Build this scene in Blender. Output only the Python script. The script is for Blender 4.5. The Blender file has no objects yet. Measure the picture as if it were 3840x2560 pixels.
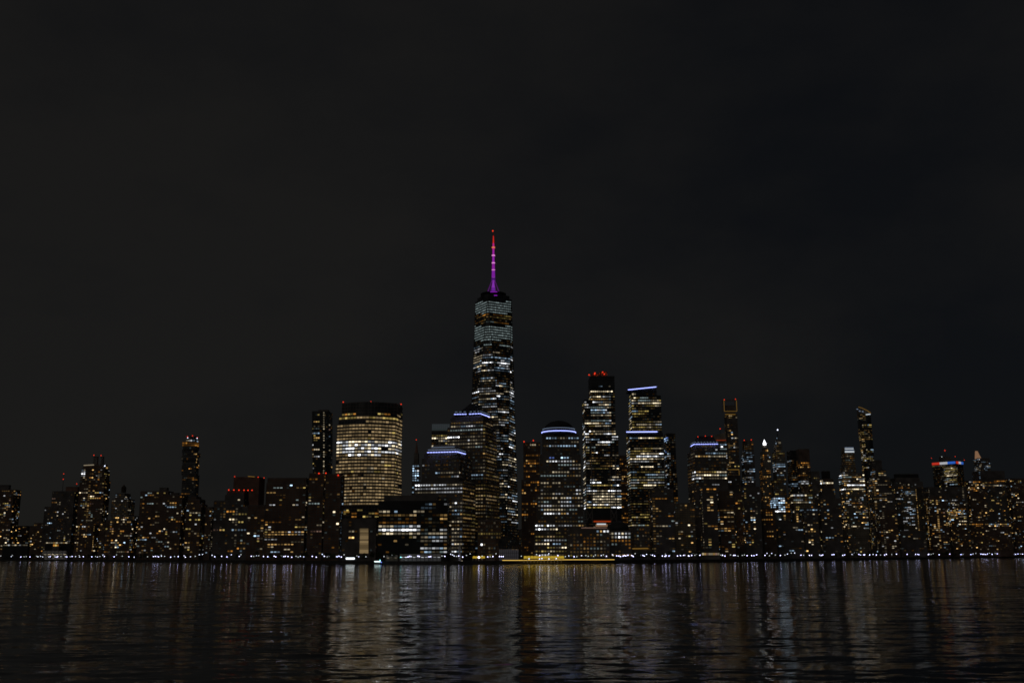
import bpy, bmesh, math, random
import numpy as np
from mathutils import Matrix, Vector
R = math.radians
rnd = random.Random(7)
sc = bpy.context.scene
col = sc.collection

# ------------------------------------------------------------------ camera
CAM_H, FPX, PITCH, ROLL = 10.0, 3840.0, math.atan(799/3840), R(-0.15)
cam_d = bpy.data.cameras.new('camera')
cam = bpy.data.objects.new('camera', cam_d); col.objects.link(cam)
cam_d.sensor_width = 36.0; cam_d.lens = 36.0
cam_d.clip_start = 0.5; cam_d.clip_end = 40000
ROT = Matrix.Rotation(math.pi/2 + PITCH, 3, 'X') @ Matrix.Rotation(ROLL, 3, 'Z')
cam.matrix_world = Matrix.Translation((0, 0, CAM_H)) @ ROT.to_4x4()
sc.camera = cam

# ------------------------------------------------------------------ night sky
SUN_EL, SUN_AZ = R(38), R(205)
w = bpy.data.worlds.new('World'); sc.world = w; w.use_nodes = True
nt = w.node_tree; nt.nodes.clear()
def N(t, kind, **kw):
    n = t.nodes.new(kind)
    for k, v in kw.items():
        setattr(n, k, v)
    return n
def mth(t, op, a, b=None):
    m = t.nodes.new('ShaderNodeMath'); m.operation = op
    for i, v in enumerate((a, b)):
        if v is None: continue
        if isinstance(v, (int, float)): m.inputs[i].default_value = v
        else: t.links.new(v, m.inputs[i])
    return m.outputs[0]
sky = N(nt, 'ShaderNodeTexSky', sky_type='NISHITA', sun_disc=False)
sky.sun_elevation = SUN_EL; sky.sun_rotation = SUN_AZ
bg1 = N(nt, 'ShaderNodeBackground'); bg1.inputs['Strength'].default_value = 0.00022
nt.links.new(sky.outputs[0], bg1.inputs[0])
tc = N(nt, 'ShaderNodeTexCoord')
mp = N(nt, 'ShaderNodeMapping'); mp.inputs['Scale'].default_value = (1.0, 1.0, 1.9); mp.inputs['Location'].default_value = (3.1, 0.4, 1.2)
nt.links.new(tc.outputs['Generated'], mp.inputs[0])
nz = N(nt, 'ShaderNodeTexNoise'); nz.inputs['Scale'].default_value = 3.6; nz.inputs['Detail'].default_value = 7.0; nz.inputs['Roughness'].default_value = 0.55
nt.links.new(mp.outputs[0], nz.inputs['Vector'])
sep = N(nt, 'ShaderNodeSeparateXYZ'); nt.links.new(tc.outputs['Generated'], sep.inputs[0])
fac = mth(nt, 'ADD', mth(nt, 'ADD', mth(nt, 'MULTIPLY', nz.outputs['Fac'], 0.85), 0.10), mth(nt, 'MULTIPLY', mth(nt, 'MULTIPLY', sep.outputs['X'], -0.62), mth(nt, 'SUBTRACT', 1.0, mth(nt, 'MULTIPLY', sep.outputs['Z'], 1.3))))
ramp = N(nt, 'ShaderNodeValToRGB')
ramp.color_ramp.elements[0].position = 0.28; ramp.color_ramp.elements[0].color = (0.0043, 0.0047, 0.0056, 1)
ramp.color_ramp.elements[1].position = 0.72; ramp.color_ramp.elements[1].color = (0.0104, 0.0099, 0.0092, 1)
nt.links.new(fac, ramp.inputs[0])
bg2 = N(nt, 'ShaderNodeBackground'); bg2.inputs['Strength'].default_value = 0.9
nt.links.new(ramp.outputs[0], bg2.inputs[0])
ads = N(nt, 'ShaderNodeAddShader'); wo = N(nt, 'ShaderNodeOutputWorld')
nt.links.new(bg1.outputs[0], ads.inputs[0]); nt.links.new(bg2.outputs[0], ads.inputs[1]); nt.links.new(ads.outputs[0], wo.inputs[0])
# fill lamp added to lift the dark facades, standing in for overcast city glow
fill_sun_d = bpy.data.lights.new('sun', 'SUN'); fill_sun_d.energy = 0.07; fill_sun_d.angle = R(60); fill_sun_d.color = (1.0, 0.93, 0.84)
sun = bpy.data.objects.new('sun', fill_sun_d); col.objects.link(sun)
sun.rotation_euler = (math.pi/2 - SUN_EL, 0, math.pi - SUN_AZ)   # aimed at the facades from behind the camera
sc.view_settings.view_transform = 'Standard'; sc.view_settings.look = 'None'
sc.view_settings.exposure = 0.0; sc.view_settings.gamma = 1.0
sc.cycles.use_denoising = True
sc.cycles.filter_width = 1.7
sc.cycles.max_bounces = 4; sc.cycles.glossy_bounces = 3; sc.cycles.diffuse_bounces = 1
sc.cycles.sample_clamp_indirect = 2.5
sc.cycles.use_light_tree = True

# ------------------------------------------------------------------ pixel <-> place
def ray(u, v):
    d = ROT @ Vector(((u-1920)/FPX, (1280-v)/FPX, -1.0)); return d
def at(u, v, D):
    d = ray(u, v); t = D/d.y
    return Vector((d.x*t, D, CAM_H + d.z*t))
RI = ROT.transposed()
def proj(p):
    q = RI @ (Vector(p) - Vector((0, 0, CAM_H)))
    return 1920 + FPX*q.x/(-q.z), 1280 - FPX*q.y/(-q.z)
SX = [-900, 0, 640, 1240, 1700, 2240, 2740, 3200, 3840, 4700]
SD = [3000, 2260, 1560, 1205, 1125, 1175, 1370, 1670, 2500, 3000]
def shore(u): return float(np.interp(u, SX, SD))
GZ = 3.2                                     # street level above the river

# ------------------------------------------------------------------ mesh helpers
class MB:
    def __init__(s): s.v = []; s.f = []
    def box(s, c, ax, ay, az):               # centre and three half-axis vectors
        c, ax, ay, az = Vector(c), Vector(ax), Vector(ay), Vector(az); b = len(s.v)
        for k in (-1, 1):
            for j in (-1, 1):
                for i in (-1, 1): s.v.append(c + ax*i + ay*j + az*k)
        s.f += [tuple(b+i for i in q) for q in ((0,2,3,1),(4,5,7,6),(0,1,5,4),(2,6,7,3),(0,4,6,2),(1,3,7,5))]
    def abox(s, x0, x1, y0, y1, z0, z1):
        s.box(((x0+x1)/2, (y0+y1)/2, (z0+z1)/2), ((x1-x0)/2,0,0), (0,(y1-y0)/2,0), (0,0,(z1-z0)/2))
    def loft(s, rings, cap=True):            # list of equal-length point lists, bottom to top
        b = len(s.v); n = len(rings[0])
        for r in rings: s.v += [Vector(p) for p in r]
        for k in range(len(rings)-1):
            for i in range(n):
                j = (i+1) % n
                s.f.append((b+k*n+i, b+k*n+j, b+(k+1)*n+j, b+(k+1)*n+i))
        if cap:
            s.f.append(tuple(b+i for i in reversed(range(n))))
            s.f.append(tuple(b+(len(rings)-1)*n+i for i in range(n)))
    def lathe(s, cx, cy, prof, n=12):        # profile of (radius, z)
        s.loft([[(cx+r*math.cos(2*math.pi*i/n), cy+r*math.sin(2*math.pi*i/n), z) for i in range(n)] for r, z in prof])
    def rod(s, a, b, ra, rb=None, n=6):
        a, b = Vector(a), Vector(b); rb = ra if rb is None else rb
        d = (b-a).normalized(); x = d.orthogonal().normalized(); y = d.cross(x)
        s.loft([[p + (x*math.cos(2*math.pi*i/n) + y*math.sin(2*math.pi*i/n))*r for i in range(n)] for p, r in ((a, ra), (b, rb))])
    def mesh(s, name, mat, origin=(0,0,0), smooth=False):
        o = Vector(origin); me = bpy.data.meshes.new(name)
        me.from_pydata([tuple(p-o) for p in s.v], [], s.f); me.update()
        if mat: me.materials.append(mat)
        if smooth:
            me.polygons.foreach_set('use_smooth', [True]*len(me.polygons))
        return me
    def build(s, name, mat, parent=None, smooth=False, **props):
        o = bpy.data.objects.new(name, s.mesh(name, mat, parent.location if parent else (0,0,0), smooth))
        col.objects.link(o)
        if parent: o.parent = parent
        for k, v in props.items(): o[k] = v
        return o
def empty(name, loc, label, cat, group=None):
    o = bpy.data.objects.new(name, None); col.objects.link(o); o.location = loc; o.empty_display_size = 1
    o['label'] = label; o['category'] = cat
    if group: o['group'] = group
    return o

# ------------------------------------------------------------------ materials
MATS = {}
def newmat(name):
    m = bpy.data.materials.new(name); m.use_nodes = True; t = m.node_tree
    MATS[name] = m
    return m, t, t.nodes['Principled BSDF']
def wallmat(name, c, rough=0.8, var=0.35, scale=0.08, metal=0.0, spec=0.3):
    m, t, p = newmat(name)
    co = N(t, 'ShaderNodeTexCoord')
    n = N(t, 'ShaderNodeTexNoise'); n.inputs['Scale'].default_value = scale; n.inputs['Detail'].default_value = 6
    t.links.new(co.outputs['Object'], n.inputs['Vector'])
    r = N(t, 'ShaderNodeValToRGB')
    r.color_ramp.elements[0].position = 0.3; r.color_ramp.elements[1].position = 0.7
    r.color_ramp.elements[0].color = tuple(x*(1-var) for x in c) + (1,)
    r.color_ramp.elements[1].color = tuple(min(1, x*(1+var)) for x in c) + (1,)
    t.links.new(n.outputs['Fac'], r.inputs[0]); t.links.new(r.outputs[0], p.inputs['Base Color'])
    p.inputs['Roughness'].default_value = rough; p.inputs['Metallic'].default_value = metal
    p.inputs['Specular IOR Level'].default_value = spec
    return m
wallmat('concrete', (0.27, 0.25, 0.23)); wallmat('limestone', (0.36, 0.32, 0.26)); wallmat('brick', (0.24, 0.14, 0.09))
wallmat('rust_stone', (0.30, 0.17, 0.13)); wallmat('granite', (0.20, 0.18, 0.17)); wallmat('tan_stone', (0.38, 0.32, 0.22))
wallmat('glass_wall', (0.06, 0.065, 0.07), rough=0.25, spec=0.6); wallmat('roof_metal', (0.16, 0.19, 0.18), rough=0.5, metal=0.3)
wallmat('black_metal', (0.05, 0.05, 0.05), rough=0.5); wallmat('paving', (0.20, 0.19, 0.18), scale=0.4)
wallmat('seawall_stone', (0.09, 0.085, 0.08), scale=0.3); wallmat('asphalt', (0.06, 0.06, 0.06)); wallmat('white_paint', (0.75, 0.75, 0.74), var=0.08)
wallmat('dark_slate', (0.045, 0.045, 0.05), rough=.6); wallmat('bark', (0.08, 0.06, 0.045), scale=2); wallmat('leaf', (0.06, 0.08, 0.03), scale=0.6)
wallmat('fabric_white', (0.78, 0.76, 0.72), var=0.08)

def emit(name, c, s, vary=0.0):
    m, t, p = newmat(name); t.nodes.remove(p)
    e = N(t, 'ShaderNodeEmission'); e.inputs['Color'].default_value = c + (1,)
    if vary:
        oi = N(t, 'ShaderNodeObjectInfo'); ge = N(t, 'ShaderNodeNewGeometry')
        f = mth(t, 'FRACT', mth(t, 'ADD', oi.outputs['Random'], ge.outputs['Random Per Island']))
        # squared so that most rooms are dim and a few are bright
        v = mth(t, 'ADD', mth(t, 'MULTIPLY', mth(t, 'POWER', f, 2.2), 2.4*vary), 1.0 - 0.72*vary)
        t.links.new(mth(t, 'MULTIPLY', v, s), e.inputs['Strength'])
    else:
        e.inputs['Strength'].default_value = s
    t.links.new(e.outputs[0], t.nodes['Material Output'].inputs['Surface'])
    return m
EC = dict(amber=(1.0, 0.42, 0.07), warm=(1.0, 0.60, 0.20), pale=(1.0, 0.83, 0.55), white=(0.92, 0.95, 1.0), cool=(0.52, 0.75, 1.0),
          teal=(0.66, 0.84, 0.84), blue=(0.22, 0.36, 1.0), yellow=(1.0, 0.74, 0.22), tan=(1.0, 0.70, 0.34), red=(1.0, 0.10, 0.04), rose=(1.0, 0.6, 0.45))
WIN = [('amber_dim','amber',.09), ('amber_lit','amber',.30), ('warm_dim','warm',.08), ('warm_lit','warm',.29), ('warm_hot','warm',.95),
       ('pale_dim','pale',.075), ('pale_lit','pale',.23), ('pale_hot','pale',.88), ('white_lit','white',.30), ('white_hot','white',1.5),
       ('cool_dim','cool',.085), ('cool_lit','cool',.32), ('cool_hot','cool',1.0), ('teal_dim','teal',.07), ('teal_lit','teal',.28), ('blue_lit','blue',.7),
       ('yellow_dim','yellow',.08), ('yellow_lit','yellow',.27), ('tan_dim','tan',.09), ('tan_lit','tan',.26), ('rose_dim','rose',.10),
       ('faint_warm','warm',.026), ('faint_teal','teal',.020), ('faint_amber','amber',.026), ('faint_pale','pale',.024)]
for n, c, s in WIN: emit(n, EC[c], s, 0.9)
for n in ('tan_lit', 'tan_dim', 'teal_lit'):
    bpy.data.materials.remove(MATS[n]); emit(n, EC[n[:-4].strip('_')], dict(tan_lit=.25, tan_dim=.12, teal_lit=.23)[n], 0.45)
emit('beacon_red', (1.0, 0.05, 0.015), 1.2); emit('beacon_white', (0.9, 0.92, 1.0), 5.0)
emit('strip_white', (0.34, 0.40, 1.0), 2.6); emit('strip_soft', (0.55, 0.70, 1.0), 0.25); emit('strip_gold', (1.0, 0.62, 0.12), 1.4); emit('strip_amber', (1.0, 0.55, 0.10), 0.17)
emit('lamp_bright', (0.62, 0.62, 1.0), 6.0); emit('lamp_plain', (0.74, 0.80, 1.0), 2.6); emit('lamp_faint', (0.86, 0.94, 0.92), 1.1); emit('lamp_warm', (1.0, 0.75, 0.4), 8.0)
emit('canopy_underlight_glow', (1.0, 0.66, 0.06), 0.42); emit('glass_glow', (0.75, 0.70, 0.78), 0.035); emit('sign_red', (1.0, 0.06, 0.03), 0.45); emit('sign_white', (0.9, 0.93, 1.0), 0.42)
emit('sign_blue', (0.05, 0.22, 1.0), 0.45); emit('sign_orange', (1.0, 0.12, 0.02), 0.25); emit('crown_white', (0.85, 0.93, 1.0), 0.7); emit('crown_rose', (1.0, 0.55, 0.30), 0.2)
emit('cyan_light', (0.3, 0.95, 1.0), 4.0); emit('blue_light', (0.15, 0.25, 1.0), 2.0)
PAL = dict(
    R=[('amber_dim',1.4),('warm_dim',1.6),('warm_lit',2.6),('amber_lit',1.1),('pale_lit',2.4),('pale_dim',1),('white_lit',1.5),('cool_lit',1.1),('teal_dim',.4),('teal_lit',.7),('warm_hot',1.3),('pale_hot',1.2),('cool_hot',.35),('yellow_lit',1.8),('rose_dim',.4)],
    O=[('pale_dim',2.5),('pale_lit',3),('warm_dim',1.2),('white_lit',2),('teal_dim',1),('cool_lit',1.8),('teal_lit',1.2),('warm_lit',.6),('white_hot',.5),('pale_hot',.4)],
    W=[('pale_lit',3),('white_lit',3),('white_hot',2.2),('pale_hot',2.4),('warm_lit',.8),('pale_dim',.8),('cool_lit',1.6),('teal_lit',1.2),('yellow_lit',1)],
    Y=[('yellow_lit',3),('yellow_dim',3),('pale_lit',3),('pale_dim',1),('teal_lit',1.8),('white_lit',1.6),('pale_hot',1.7),('cool_lit',1)],
    G=[('tan_lit',5),('tan_dim',2),('yellow_lit',.25),('pale_lit',.2)], GD=[('tan_dim',2),('tan_lit',1)], GA=[('yellow_lit',2),('amber_lit',1),('tan_lit',1)], GW=[('white_hot',1.4),('pale_hot',2.2),('white_lit',1.5)],
    T=[('teal_lit',1)], A=[('amber_lit',2),('amber_dim',2),('warm_lit',1)], B=[('cool_hot',2),('cool_lit',2),('white_hot',1)],
    K=[('white_lit',3),('cool_lit',2),('cool_dim',2),('pale_lit',2.5),('pale_dim',1.5),('white_hot',1.5),('pale_hot',.6),('teal_dim',1)],
    F=[('faint_warm',2),('faint_teal',1),('faint_amber',1.5),('faint_pale',1.5)],
    D=[('amber_dim',2),('warm_dim',2),('pale_dim',1),('teal_dim',.6)], C=[('cool_lit',2),('white_lit',2),('cool_dim',2),('pale_lit',1)],
    V=[('blue_lit',1),('cool_hot',1)], E=[('warm_dim',3),('yellow_dim',3),('warm_lit',.8),('tan_lit',1),('pale_dim',1),('faint_warm',2)])

PANE = {}
def pane_mesh(m):
    if m not in PANE:
        b = MB(); b.abox(-.5, .5, -.5, .5, -.5, .5); PANE[m] = b.mesh('window', MATS[m])
    return PANE[m]
BEACON = {}
def beacon(parent, p, r=0.75, mat='beacon_red', name='beacon'):
    key = mat
    if key not in BEACON:
        b = MB(); b.lathe(0, 0, [(0.05,-1),(.6,-.8),(1,-.1),(.7,.65),(.05,1)], 8); BEACON[key] = b.mesh(name, MATS[mat])
    o = bpy.data.objects.new(name, BEACON[key]); col.objects.link(o); o.parent = parent
    o.location = Vector(p) - parent.location; o.scale = (r, r, r)
    return o

def Z(y0, y1, p, corr, pf, pal, x0=-1e9, x1=1e9): return (x0, x1, y0, y1, p, corr, pf, pal)
def pick(r, pal):
    L = PAL[pal]; t = r.random()*sum(x[1] for x in L)
    for n, wgt in L:
        t -= wgt
        if t <= 0: return n
    return L[-1][0]

NWIN = [0, 0]
def facade(root, polyfn, z0, z1, fh, cw, wf, hf, zones, wins, grid, rseed, piers=True, slab=True):
    """windows and the projecting floor bands and piers on every side that faces the river"""
    r = random.Random(rseed)
    nf = max(1, int((z1-z0)/fh)); fh = (z1-z0)/nf
    sr, stairs = r.random(), r.random() < .35; smat = r.choice(['warm_dim', 'pale_dim', 'pale_lit', 'warm_lit', 'cool_dim'])
    for i in range(nf):
        zc = z0 + (i+.43)*fh
        poly = polyfn(zc); n = len(poly); base = i
        fr = r.random()
        for e in range(n):
            a, b = Vector(poly[e]), Vector(poly[(e+1) % n]); d = b-a; L = d.length
            if L < 1.2: continue
            u = d/L; nr = Vector((u.y, -u.x, 0)); mid = (a+b)/2
            if nr.dot(Vector((0, 0, 0)) - Vector((mid.x, mid.y, 0))) <= 0.02*mid.length: continue
            nc = max(1, int(round(L/cw))); cwl = L/nc
            if slab:
                grid.box((mid.x+nr.x*.02, mid.y+nr.y*.02, z0+(i+1)*fh - .12*fh), u*(L/2+.1), nr*.33, (0, 0, .12*fh))
            prev = None; stair = int(sr*nc)
            for j in range(nc):
                p = a + u*((j+.5)*cwl); p.z = zc
                px, py = proj(p)
                zn = None
                for q in zones:
                    if q[0] <= px < q[1] and q[2] <= py < q[3]: zn = q; break
                if zn is None: prev = None; continue
                pr = zn[4] if fr < zn[6] else zn[4]*.1
                if prev is not None and prev[0] is zn and r.random() < zn[5]: m = prev[1] if r.random() > .12 else (pick(r, zn[7]) if prev[1] else None)
                else: m = pick(r, zn[7]) if r.random() < pr else None
                prev = (zn, m)
                if stairs and nc >= 6 and j == stair and zn[7] == 'R' and r.random() < .7: m = smat
                if m is None and zn[4] > 0 and r.random() < (.5 if zn[7] in 'OWYETGDK' else .12): m = pick(r, 'F')
                if m: wins.append((m, p + nr*.09, u, cwl*wf*r.uniform(.9, 1.05), fh*hf*r.uniform(.9, 1.08)))
    if piers:
        pz = (z0, z1); pa, pb = polyfn(z0+.01), polyfn(z1-.01); n = len(pa)
        for e in range(n):
            a, b = Vector(pa[e]), Vector(pa[(e+1) % n]); a2, b2 = Vector(pb[e]), Vector(pb[(e+1) % n]); d = b-a; L = d.length
            if L < 1.2: continue
            u = d/L; nr = Vector((u.y, -u.x, 0)); mid = (a+b)/2
            if nr.dot(-Vector((mid.x, mid.y, 0))) <= 0.02*mid.length: continue
            nc = max(1, int(round(L/cw)))
            for j in range(nc+1):
                f = j/nc; p0 = a.lerp(b, f); p1 = a2.lerp(b2, f); p0.z = z0; p1.z = z1
                grid.box((p0+p1)/2 + nr*.03, u*(min(.4, L/nc*.075)), nr*.36, (p1-p0)/2)

def put_windows(root, wins, r):
    r.shuffle(wins); wins.sort(key=lambda q: q[0].startswith('faint'))      # the lit rooms one by one first
    for m, p, u, ww, hh in wins[:300]:
        o = bpy.data.objects.new('window', pane_mesh(m)); col.objects.link(o); o.parent = root
        o.location = p - root.location; o.rotation_euler.z = math.atan2(u.y, u.x); o.scale = (ww, .12, hh)
    NWIN[0] += min(300, len(wins)); NWIN[1] += max(0, len(wins)-300)
    rest = {}
    for q in wins[300:]: rest.setdefault(q[0], []).append(q)
    for m, L in rest.items():
        b = MB()
        for _, p, u, ww, hh in L: b.box(p, u*(ww/2), Vector((-u.y, u.x, 0))*.06, (0, 0, hh/2))
        b.build('further_windows', MATS[m], root, kind='stuff')

LAND = []       # (x0, x1, short phrase) for naming what stands below a tower
def rect(x0, xc, x1, y, D, depth):
    """footprint corners, anticlockwise from the front-left, from the silhouette seen across the river"""
    k = lambda u: ray(u, y).x / ray(u, y).y
    left = (x0+x1)/2 < 1960                       # right flank shows when left of the middle
    if xc is None:
        if left:
            cx = k(x1)*(D+depth); X0 = k(x0)*D
            if cx > k(x1)*D: cx = k(x1)*D
            return [Vector((X0, D, 0)), Vector((cx, D, 0)), Vector((cx, D+depth, 0)), Vector((X0, D+depth, 0))]
        cx = k(x0)*(D+depth); X1 = k(x1)*D
        if cx < k(x0)*D: cx = k(x0)*D
        return [Vector((cx, D, 0)), Vector((X1, D, 0)), Vector((X1, D+depth, 0)), Vector((cx, D+depth, 0))]
    C = Vector((k(xc)*D, D, 0)); side_left = (xc-x0) < (x1-xc)
    s = 1 if side_left else -1                    # front runs along s
    need = k(x0) if side_left else k(x1); frontk = k(x1) if side_left else k(x0)
    for deg in range(0, 50):                      # the least turn that gives the flank its width at the wanted depth
        a = R(deg); d1 = Vector((s*math.cos(a), math.sin(a), 0)); d2 = Vector((-s*math.sin(a), math.cos(a), 0))
        den = d2.x - need*d2.y
        if abs(den) < 1e-6: continue
        b = (need*C.y - C.x)/den
        if 0 < b <= depth*1.15: break
    else: b = depth
    fa = (frontk*C.y - C.x)/(d1.x - frontk*d1.y)
    P = [C, C+d1*fa, C+d1*fa+d2*b, C+d2*b]
    return P if side_left else [P[1], P[0], P[3], P[2]]

SEED = [100]
def B(name, label, s, tiers, zones=(), fh=3.5, cw=4.3, wf=.52, hf=.52, wall='brick', depth=32, grid='granite', cat='building', group=None, land=None, piers=True, D=None):
    SEED[0] += 1; r = random.Random(SEED[0])
    xm = (tiers[0][0]+tiers[0][2])/2
    D = D or shore(xm) + s
    P0 = rect(*tiers[0][:3], tiers[0][3], D, depth)
    base = sum(P0, Vector())/4; base.z = GZ
    if any(q[7] == 'R' for q in zones): fh *= r.uniform(.92, 1.1); cw *= r.uniform(.8, 1.2); wf *= r.uniform(1.1, 1.5); hf *= r.uniform(.8, 1.06)
    root = empty(name, base, label, cat, group)
    zb = GZ; wins = []; g = MB(); info = []
    for k, t in enumerate(tiers):
        Dk = D + k*2.0; P = rect(t[0], t[1], t[2], t[3], Dk, depth - k*3.0)
        zt = at((t[0]+t[2])/2, t[3], Dk).z
        b = MB(); b.loft([[(p.x, p.y, zb if zb == GZ else zb-.4) for p in P], [(p.x, p.y, zt) for p in P]])
        b.build('wall', MATS[t[4] if len(t) > 4 else wall], root)
        pw = MB()                                    # parapet
        for e in range(4):
            a, c = P[e], P[(e+1) % 4]; d = (c-a); L = d.length; u = d/L; nr = Vector((u.y, -u.x, 0)); m = (a+c)/2
            pw.box((m.x - nr.x*.25, m.y - nr.y*.25, zt+.5), u*(L/2 - .02 - .3*(e % 2)), nr*.28, (0, 0, .5))
        pw.build('parapet', MATS[grid], root)
        facade(root, lambda z, P=P: P, zb, zt-.6, fh, cw, wf, hf, zones, wins, g, SEED[0]*31+k, piers)
        info.append((P, zb, zt, Dk)); zb = zt
    if g.v: g.build('facade_frame', MATS[grid], root, kind='stuff')
    put_windows(root, wins, r)
    if land: LAND.append((min(t[0] for t in tiers), max(t[2] for t in tiers), land))
    return root, info
def box_on(root, info, x0, x1, y, mat='granite', name='penthouse', inset=4, dep=10, k=-1):
    P, zb, zt, D = info[k]; D = D+inset; a = at(x0, y, D); c = at(x1, y, D); b = MB()
    b.abox(a.x, c.x, D, D+dep, zt-.3, a.z); b.build(name, MATS[mat], root)
    b = MB(); b.abox(a.x-.3, c.x+.3, D-.3, D+dep+.3, a.z, a.z+.45); b.build('roof_slab', MATS['concrete'], root)
    return D, a.z
def mast(root, x, y0, y1, D, r0=.5, r1=.15, lit=(), mat='black_metal', br=.9):
    a, b = at(x, y0, D), at(x, y1, D); a.z -= 1; b.x = a.x; m = MB(); m.rod(a, b, r0, r1); m.build('mast', MATS[mat], root)
    for y in lit:
        p = at(x, y, D); p.x = a.x; p.y -= r0+.3; beacon(root, p, br)
def beacons(root, pts, D, r=.75, mat='beacon_red'):
    for x, y in pts: beacon(root, at(x, y, D), r, mat)
def bar(root, name, a, b, mat, h=.9, d=.4):
    a, b = Vector(a), Vector(b); u = (b-a); L = u.length; u /= L; n = Vector((u.y, -u.x, 0)).normalized(); up = n.cross(u)
    m = MB(); m.box((a+b)/2, u*(L/2), n*d, up*(h/2)); return m.build(name, MATS[mat], root)

# ------------------------------------------------------------------ river, land, seawall
def build_river():
    ks = np.concatenate([[-4, -2.2, -1.3, -.9], np.arange(-.66, .6601, .0042), [.9, 1.3, 2.2, 4]])
    ys = [6.0]
    while ys[-1] < 3400: ys.append(ys[-1]*1.0065 + .01)
    ys = np.array(ys); Y, K = np.meshgrid(ys, ks, indexing='ij'); X = K*Y
    Zz = np.zeros_like(X); g = np.random.default_rng(3)
    step = np.maximum(Y*.0065, .02)
    for lam, amp, cnt in ((34, .035, 5), (15, .026, 7), (7.5, .028, 9), (3.8, .020, 10), (2.0, .010, 10)):
        fade = np.clip((lam*.45 - step)/(lam*.25), 0, 1)
        for _ in range(cnt):
            th = g.normal(0, .42); l = lam*g.uniform(.7, 1.35); kk = 2*np.pi/l
            ph = kk*(X*math.sin(th) + Y*math.cos(th)) + g.uniform(0, 6.28)
            Zz += fade*amp/math.sqrt(cnt)*1.3*(np.sin(ph) + .25*np.cos(2*ph))
    nr, nc = X.shape
    me = bpy.data.meshes.new('river'); co = np.stack([X, Y, Zz], -1).reshape(-1, 3).astype(np.float32)
    i = np.arange((nr-1)*nc).reshape(nr-1, nc)[:, :-1].ravel()
    q = np.stack([i, i+1, i+nc+1, i+nc], -1).astype(np.int32)
    me.vertices.add(len(co)); me.vertices.foreach_set('co', co.ravel())
    me.loops.add(q.size); me.loops.foreach_set('vertex_index', q.ravel())
    me.polygons.add(len(q)); me.polygons.foreach_set('loop_start', np.arange(0, q.size, 4, dtype=np.int32))
    me.polygons.foreach_set('use_smooth', np.ones(len(q), dtype=bool)); me.update(calc_edges=True)
    m, t, p = newmat('river_water')
    p.inputs['Base Color'].default_value = (0.006, 0.008, 0.008, 1); p.inputs['Roughness'].default_value = 0.06; p.inputs['IOR'].default_value = 1.33
    co = N(t, 'ShaderNodeTexCoord'); geo = N(t, 'ShaderNodeNewGeometry'); tot = None
    for scl, sx, amp in (((.07, .26, 1), 1.0, (.020, .115)), ((.15, .58, 1), 1.0, (.020, .10)), ((.30, 1.2, 1), 1.0, (.020, .10)), ((.9, 3.2, 1), 1.0, (.020, .10))):
        mpn = N(t, 'ShaderNodeMapping'); mpn.inputs['Scale'].default_value = scl; mpn.inputs['Rotation'].default_value = (0, 0, R(6))
        t.links.new(co.outputs['Object'], mpn.inputs[0])
        nn = N(t, 'ShaderNodeTexNoise'); nn.inputs['Scale'].default_value = 1; nn.inputs['Detail'].default_value = 2.0; t.links.new(mpn.outputs[0], nn.inputs['Vector'])
        sb = N(t, 'ShaderNodeVectorMath', operation='SUBTRACT'); t.links.new(nn.outputs['Color'], sb.inputs[0]); sb.inputs[1].default_value = (.5, .5, .5)
        ml = N(t, 'ShaderNodeVectorMath', operation='MULTIPLY'); t.links.new(sb.outputs[0], ml.inputs[0]); ml.inputs[1].default_value = (amp[0]*2, amp[1]*2, 0)
        if tot is None: tot = ml.outputs[0]
        else:
            ad = N(t, 'ShaderNodeVectorMath', operation='ADD'); t.links.new(tot, ad.inputs[0]); t.links.new(ml.outputs[0], ad.inputs[1]); tot = ad.outputs[0]
    ad = N(t, 'ShaderNodeVectorMath', operation='ADD'); t.links.new(tot, ad.inputs[0]); t.links.new(geo.outputs['Normal'], ad.inputs[1])
    nm = N(t, 'ShaderNodeVectorMath', operation='NORMALIZE'); t.links.new(ad.outputs[0], nm.inputs[0]); t.links.new(nm.outputs[0], p.inputs['Normal'])
    me.materials.append(m); o = bpy.data.objects.new('river', me); col.objects.link(o); o['kind'] = 'structure'
build_river()
US = list(range(-700, 4601, 50))
SH = []
for u in US:
    D = shore(u); k = (u-1920)/FPX/1.0216; SH.append(Vector((k*D, D, 0)))
def strip(name, mat, off0, off1, z, z2=None):
    b = MB(); n = len(SH)
    for i, p in enumerate(SH):
        b.v += [Vector((p.x, p.y+off0, z)), Vector((p.x, p.y+off1, z))]
    for i in range(n-1): b.f.append((2*i, 2*i+2, 2*i+3, 2*i+1))
    o = b.build(name, MATS[mat]); o['kind'] = 'structure'; return o
strip('promenade', 'paving', 0.3, 26, GZ+.004)
g = MB()
for p in SH: g.v += [Vector((p.x, p.y+20, GZ)), Vector((p.x*4.5, 14000, GZ))]
for i in range(len(SH)-1): g.f.append((2*i, 2*i+2, 2*i+3, 2*i+1))
o = g.build('ground', MATS['asphalt']); o['kind'] = 'structure'
g = MB()
for i in range(len(SH)-1):                            # stone bulkhead with a coping
    a, c = SH[i], SH[i+1]; d = c-a; L = d.length; u = d/L; n = Vector((u.y, -u.x, 0)); m = (a+c)/2
    g.box((m.x, m.y, .6), u*(L/2), n*.5, (0, 0, 2.6)); g.box((m.x, m.y, GZ+.15), u*(L/2), n*.8, (0, 0, .2))
o = g.build('seawall', MATS['seawall_stone']); o['kind'] = 'structure'
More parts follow.
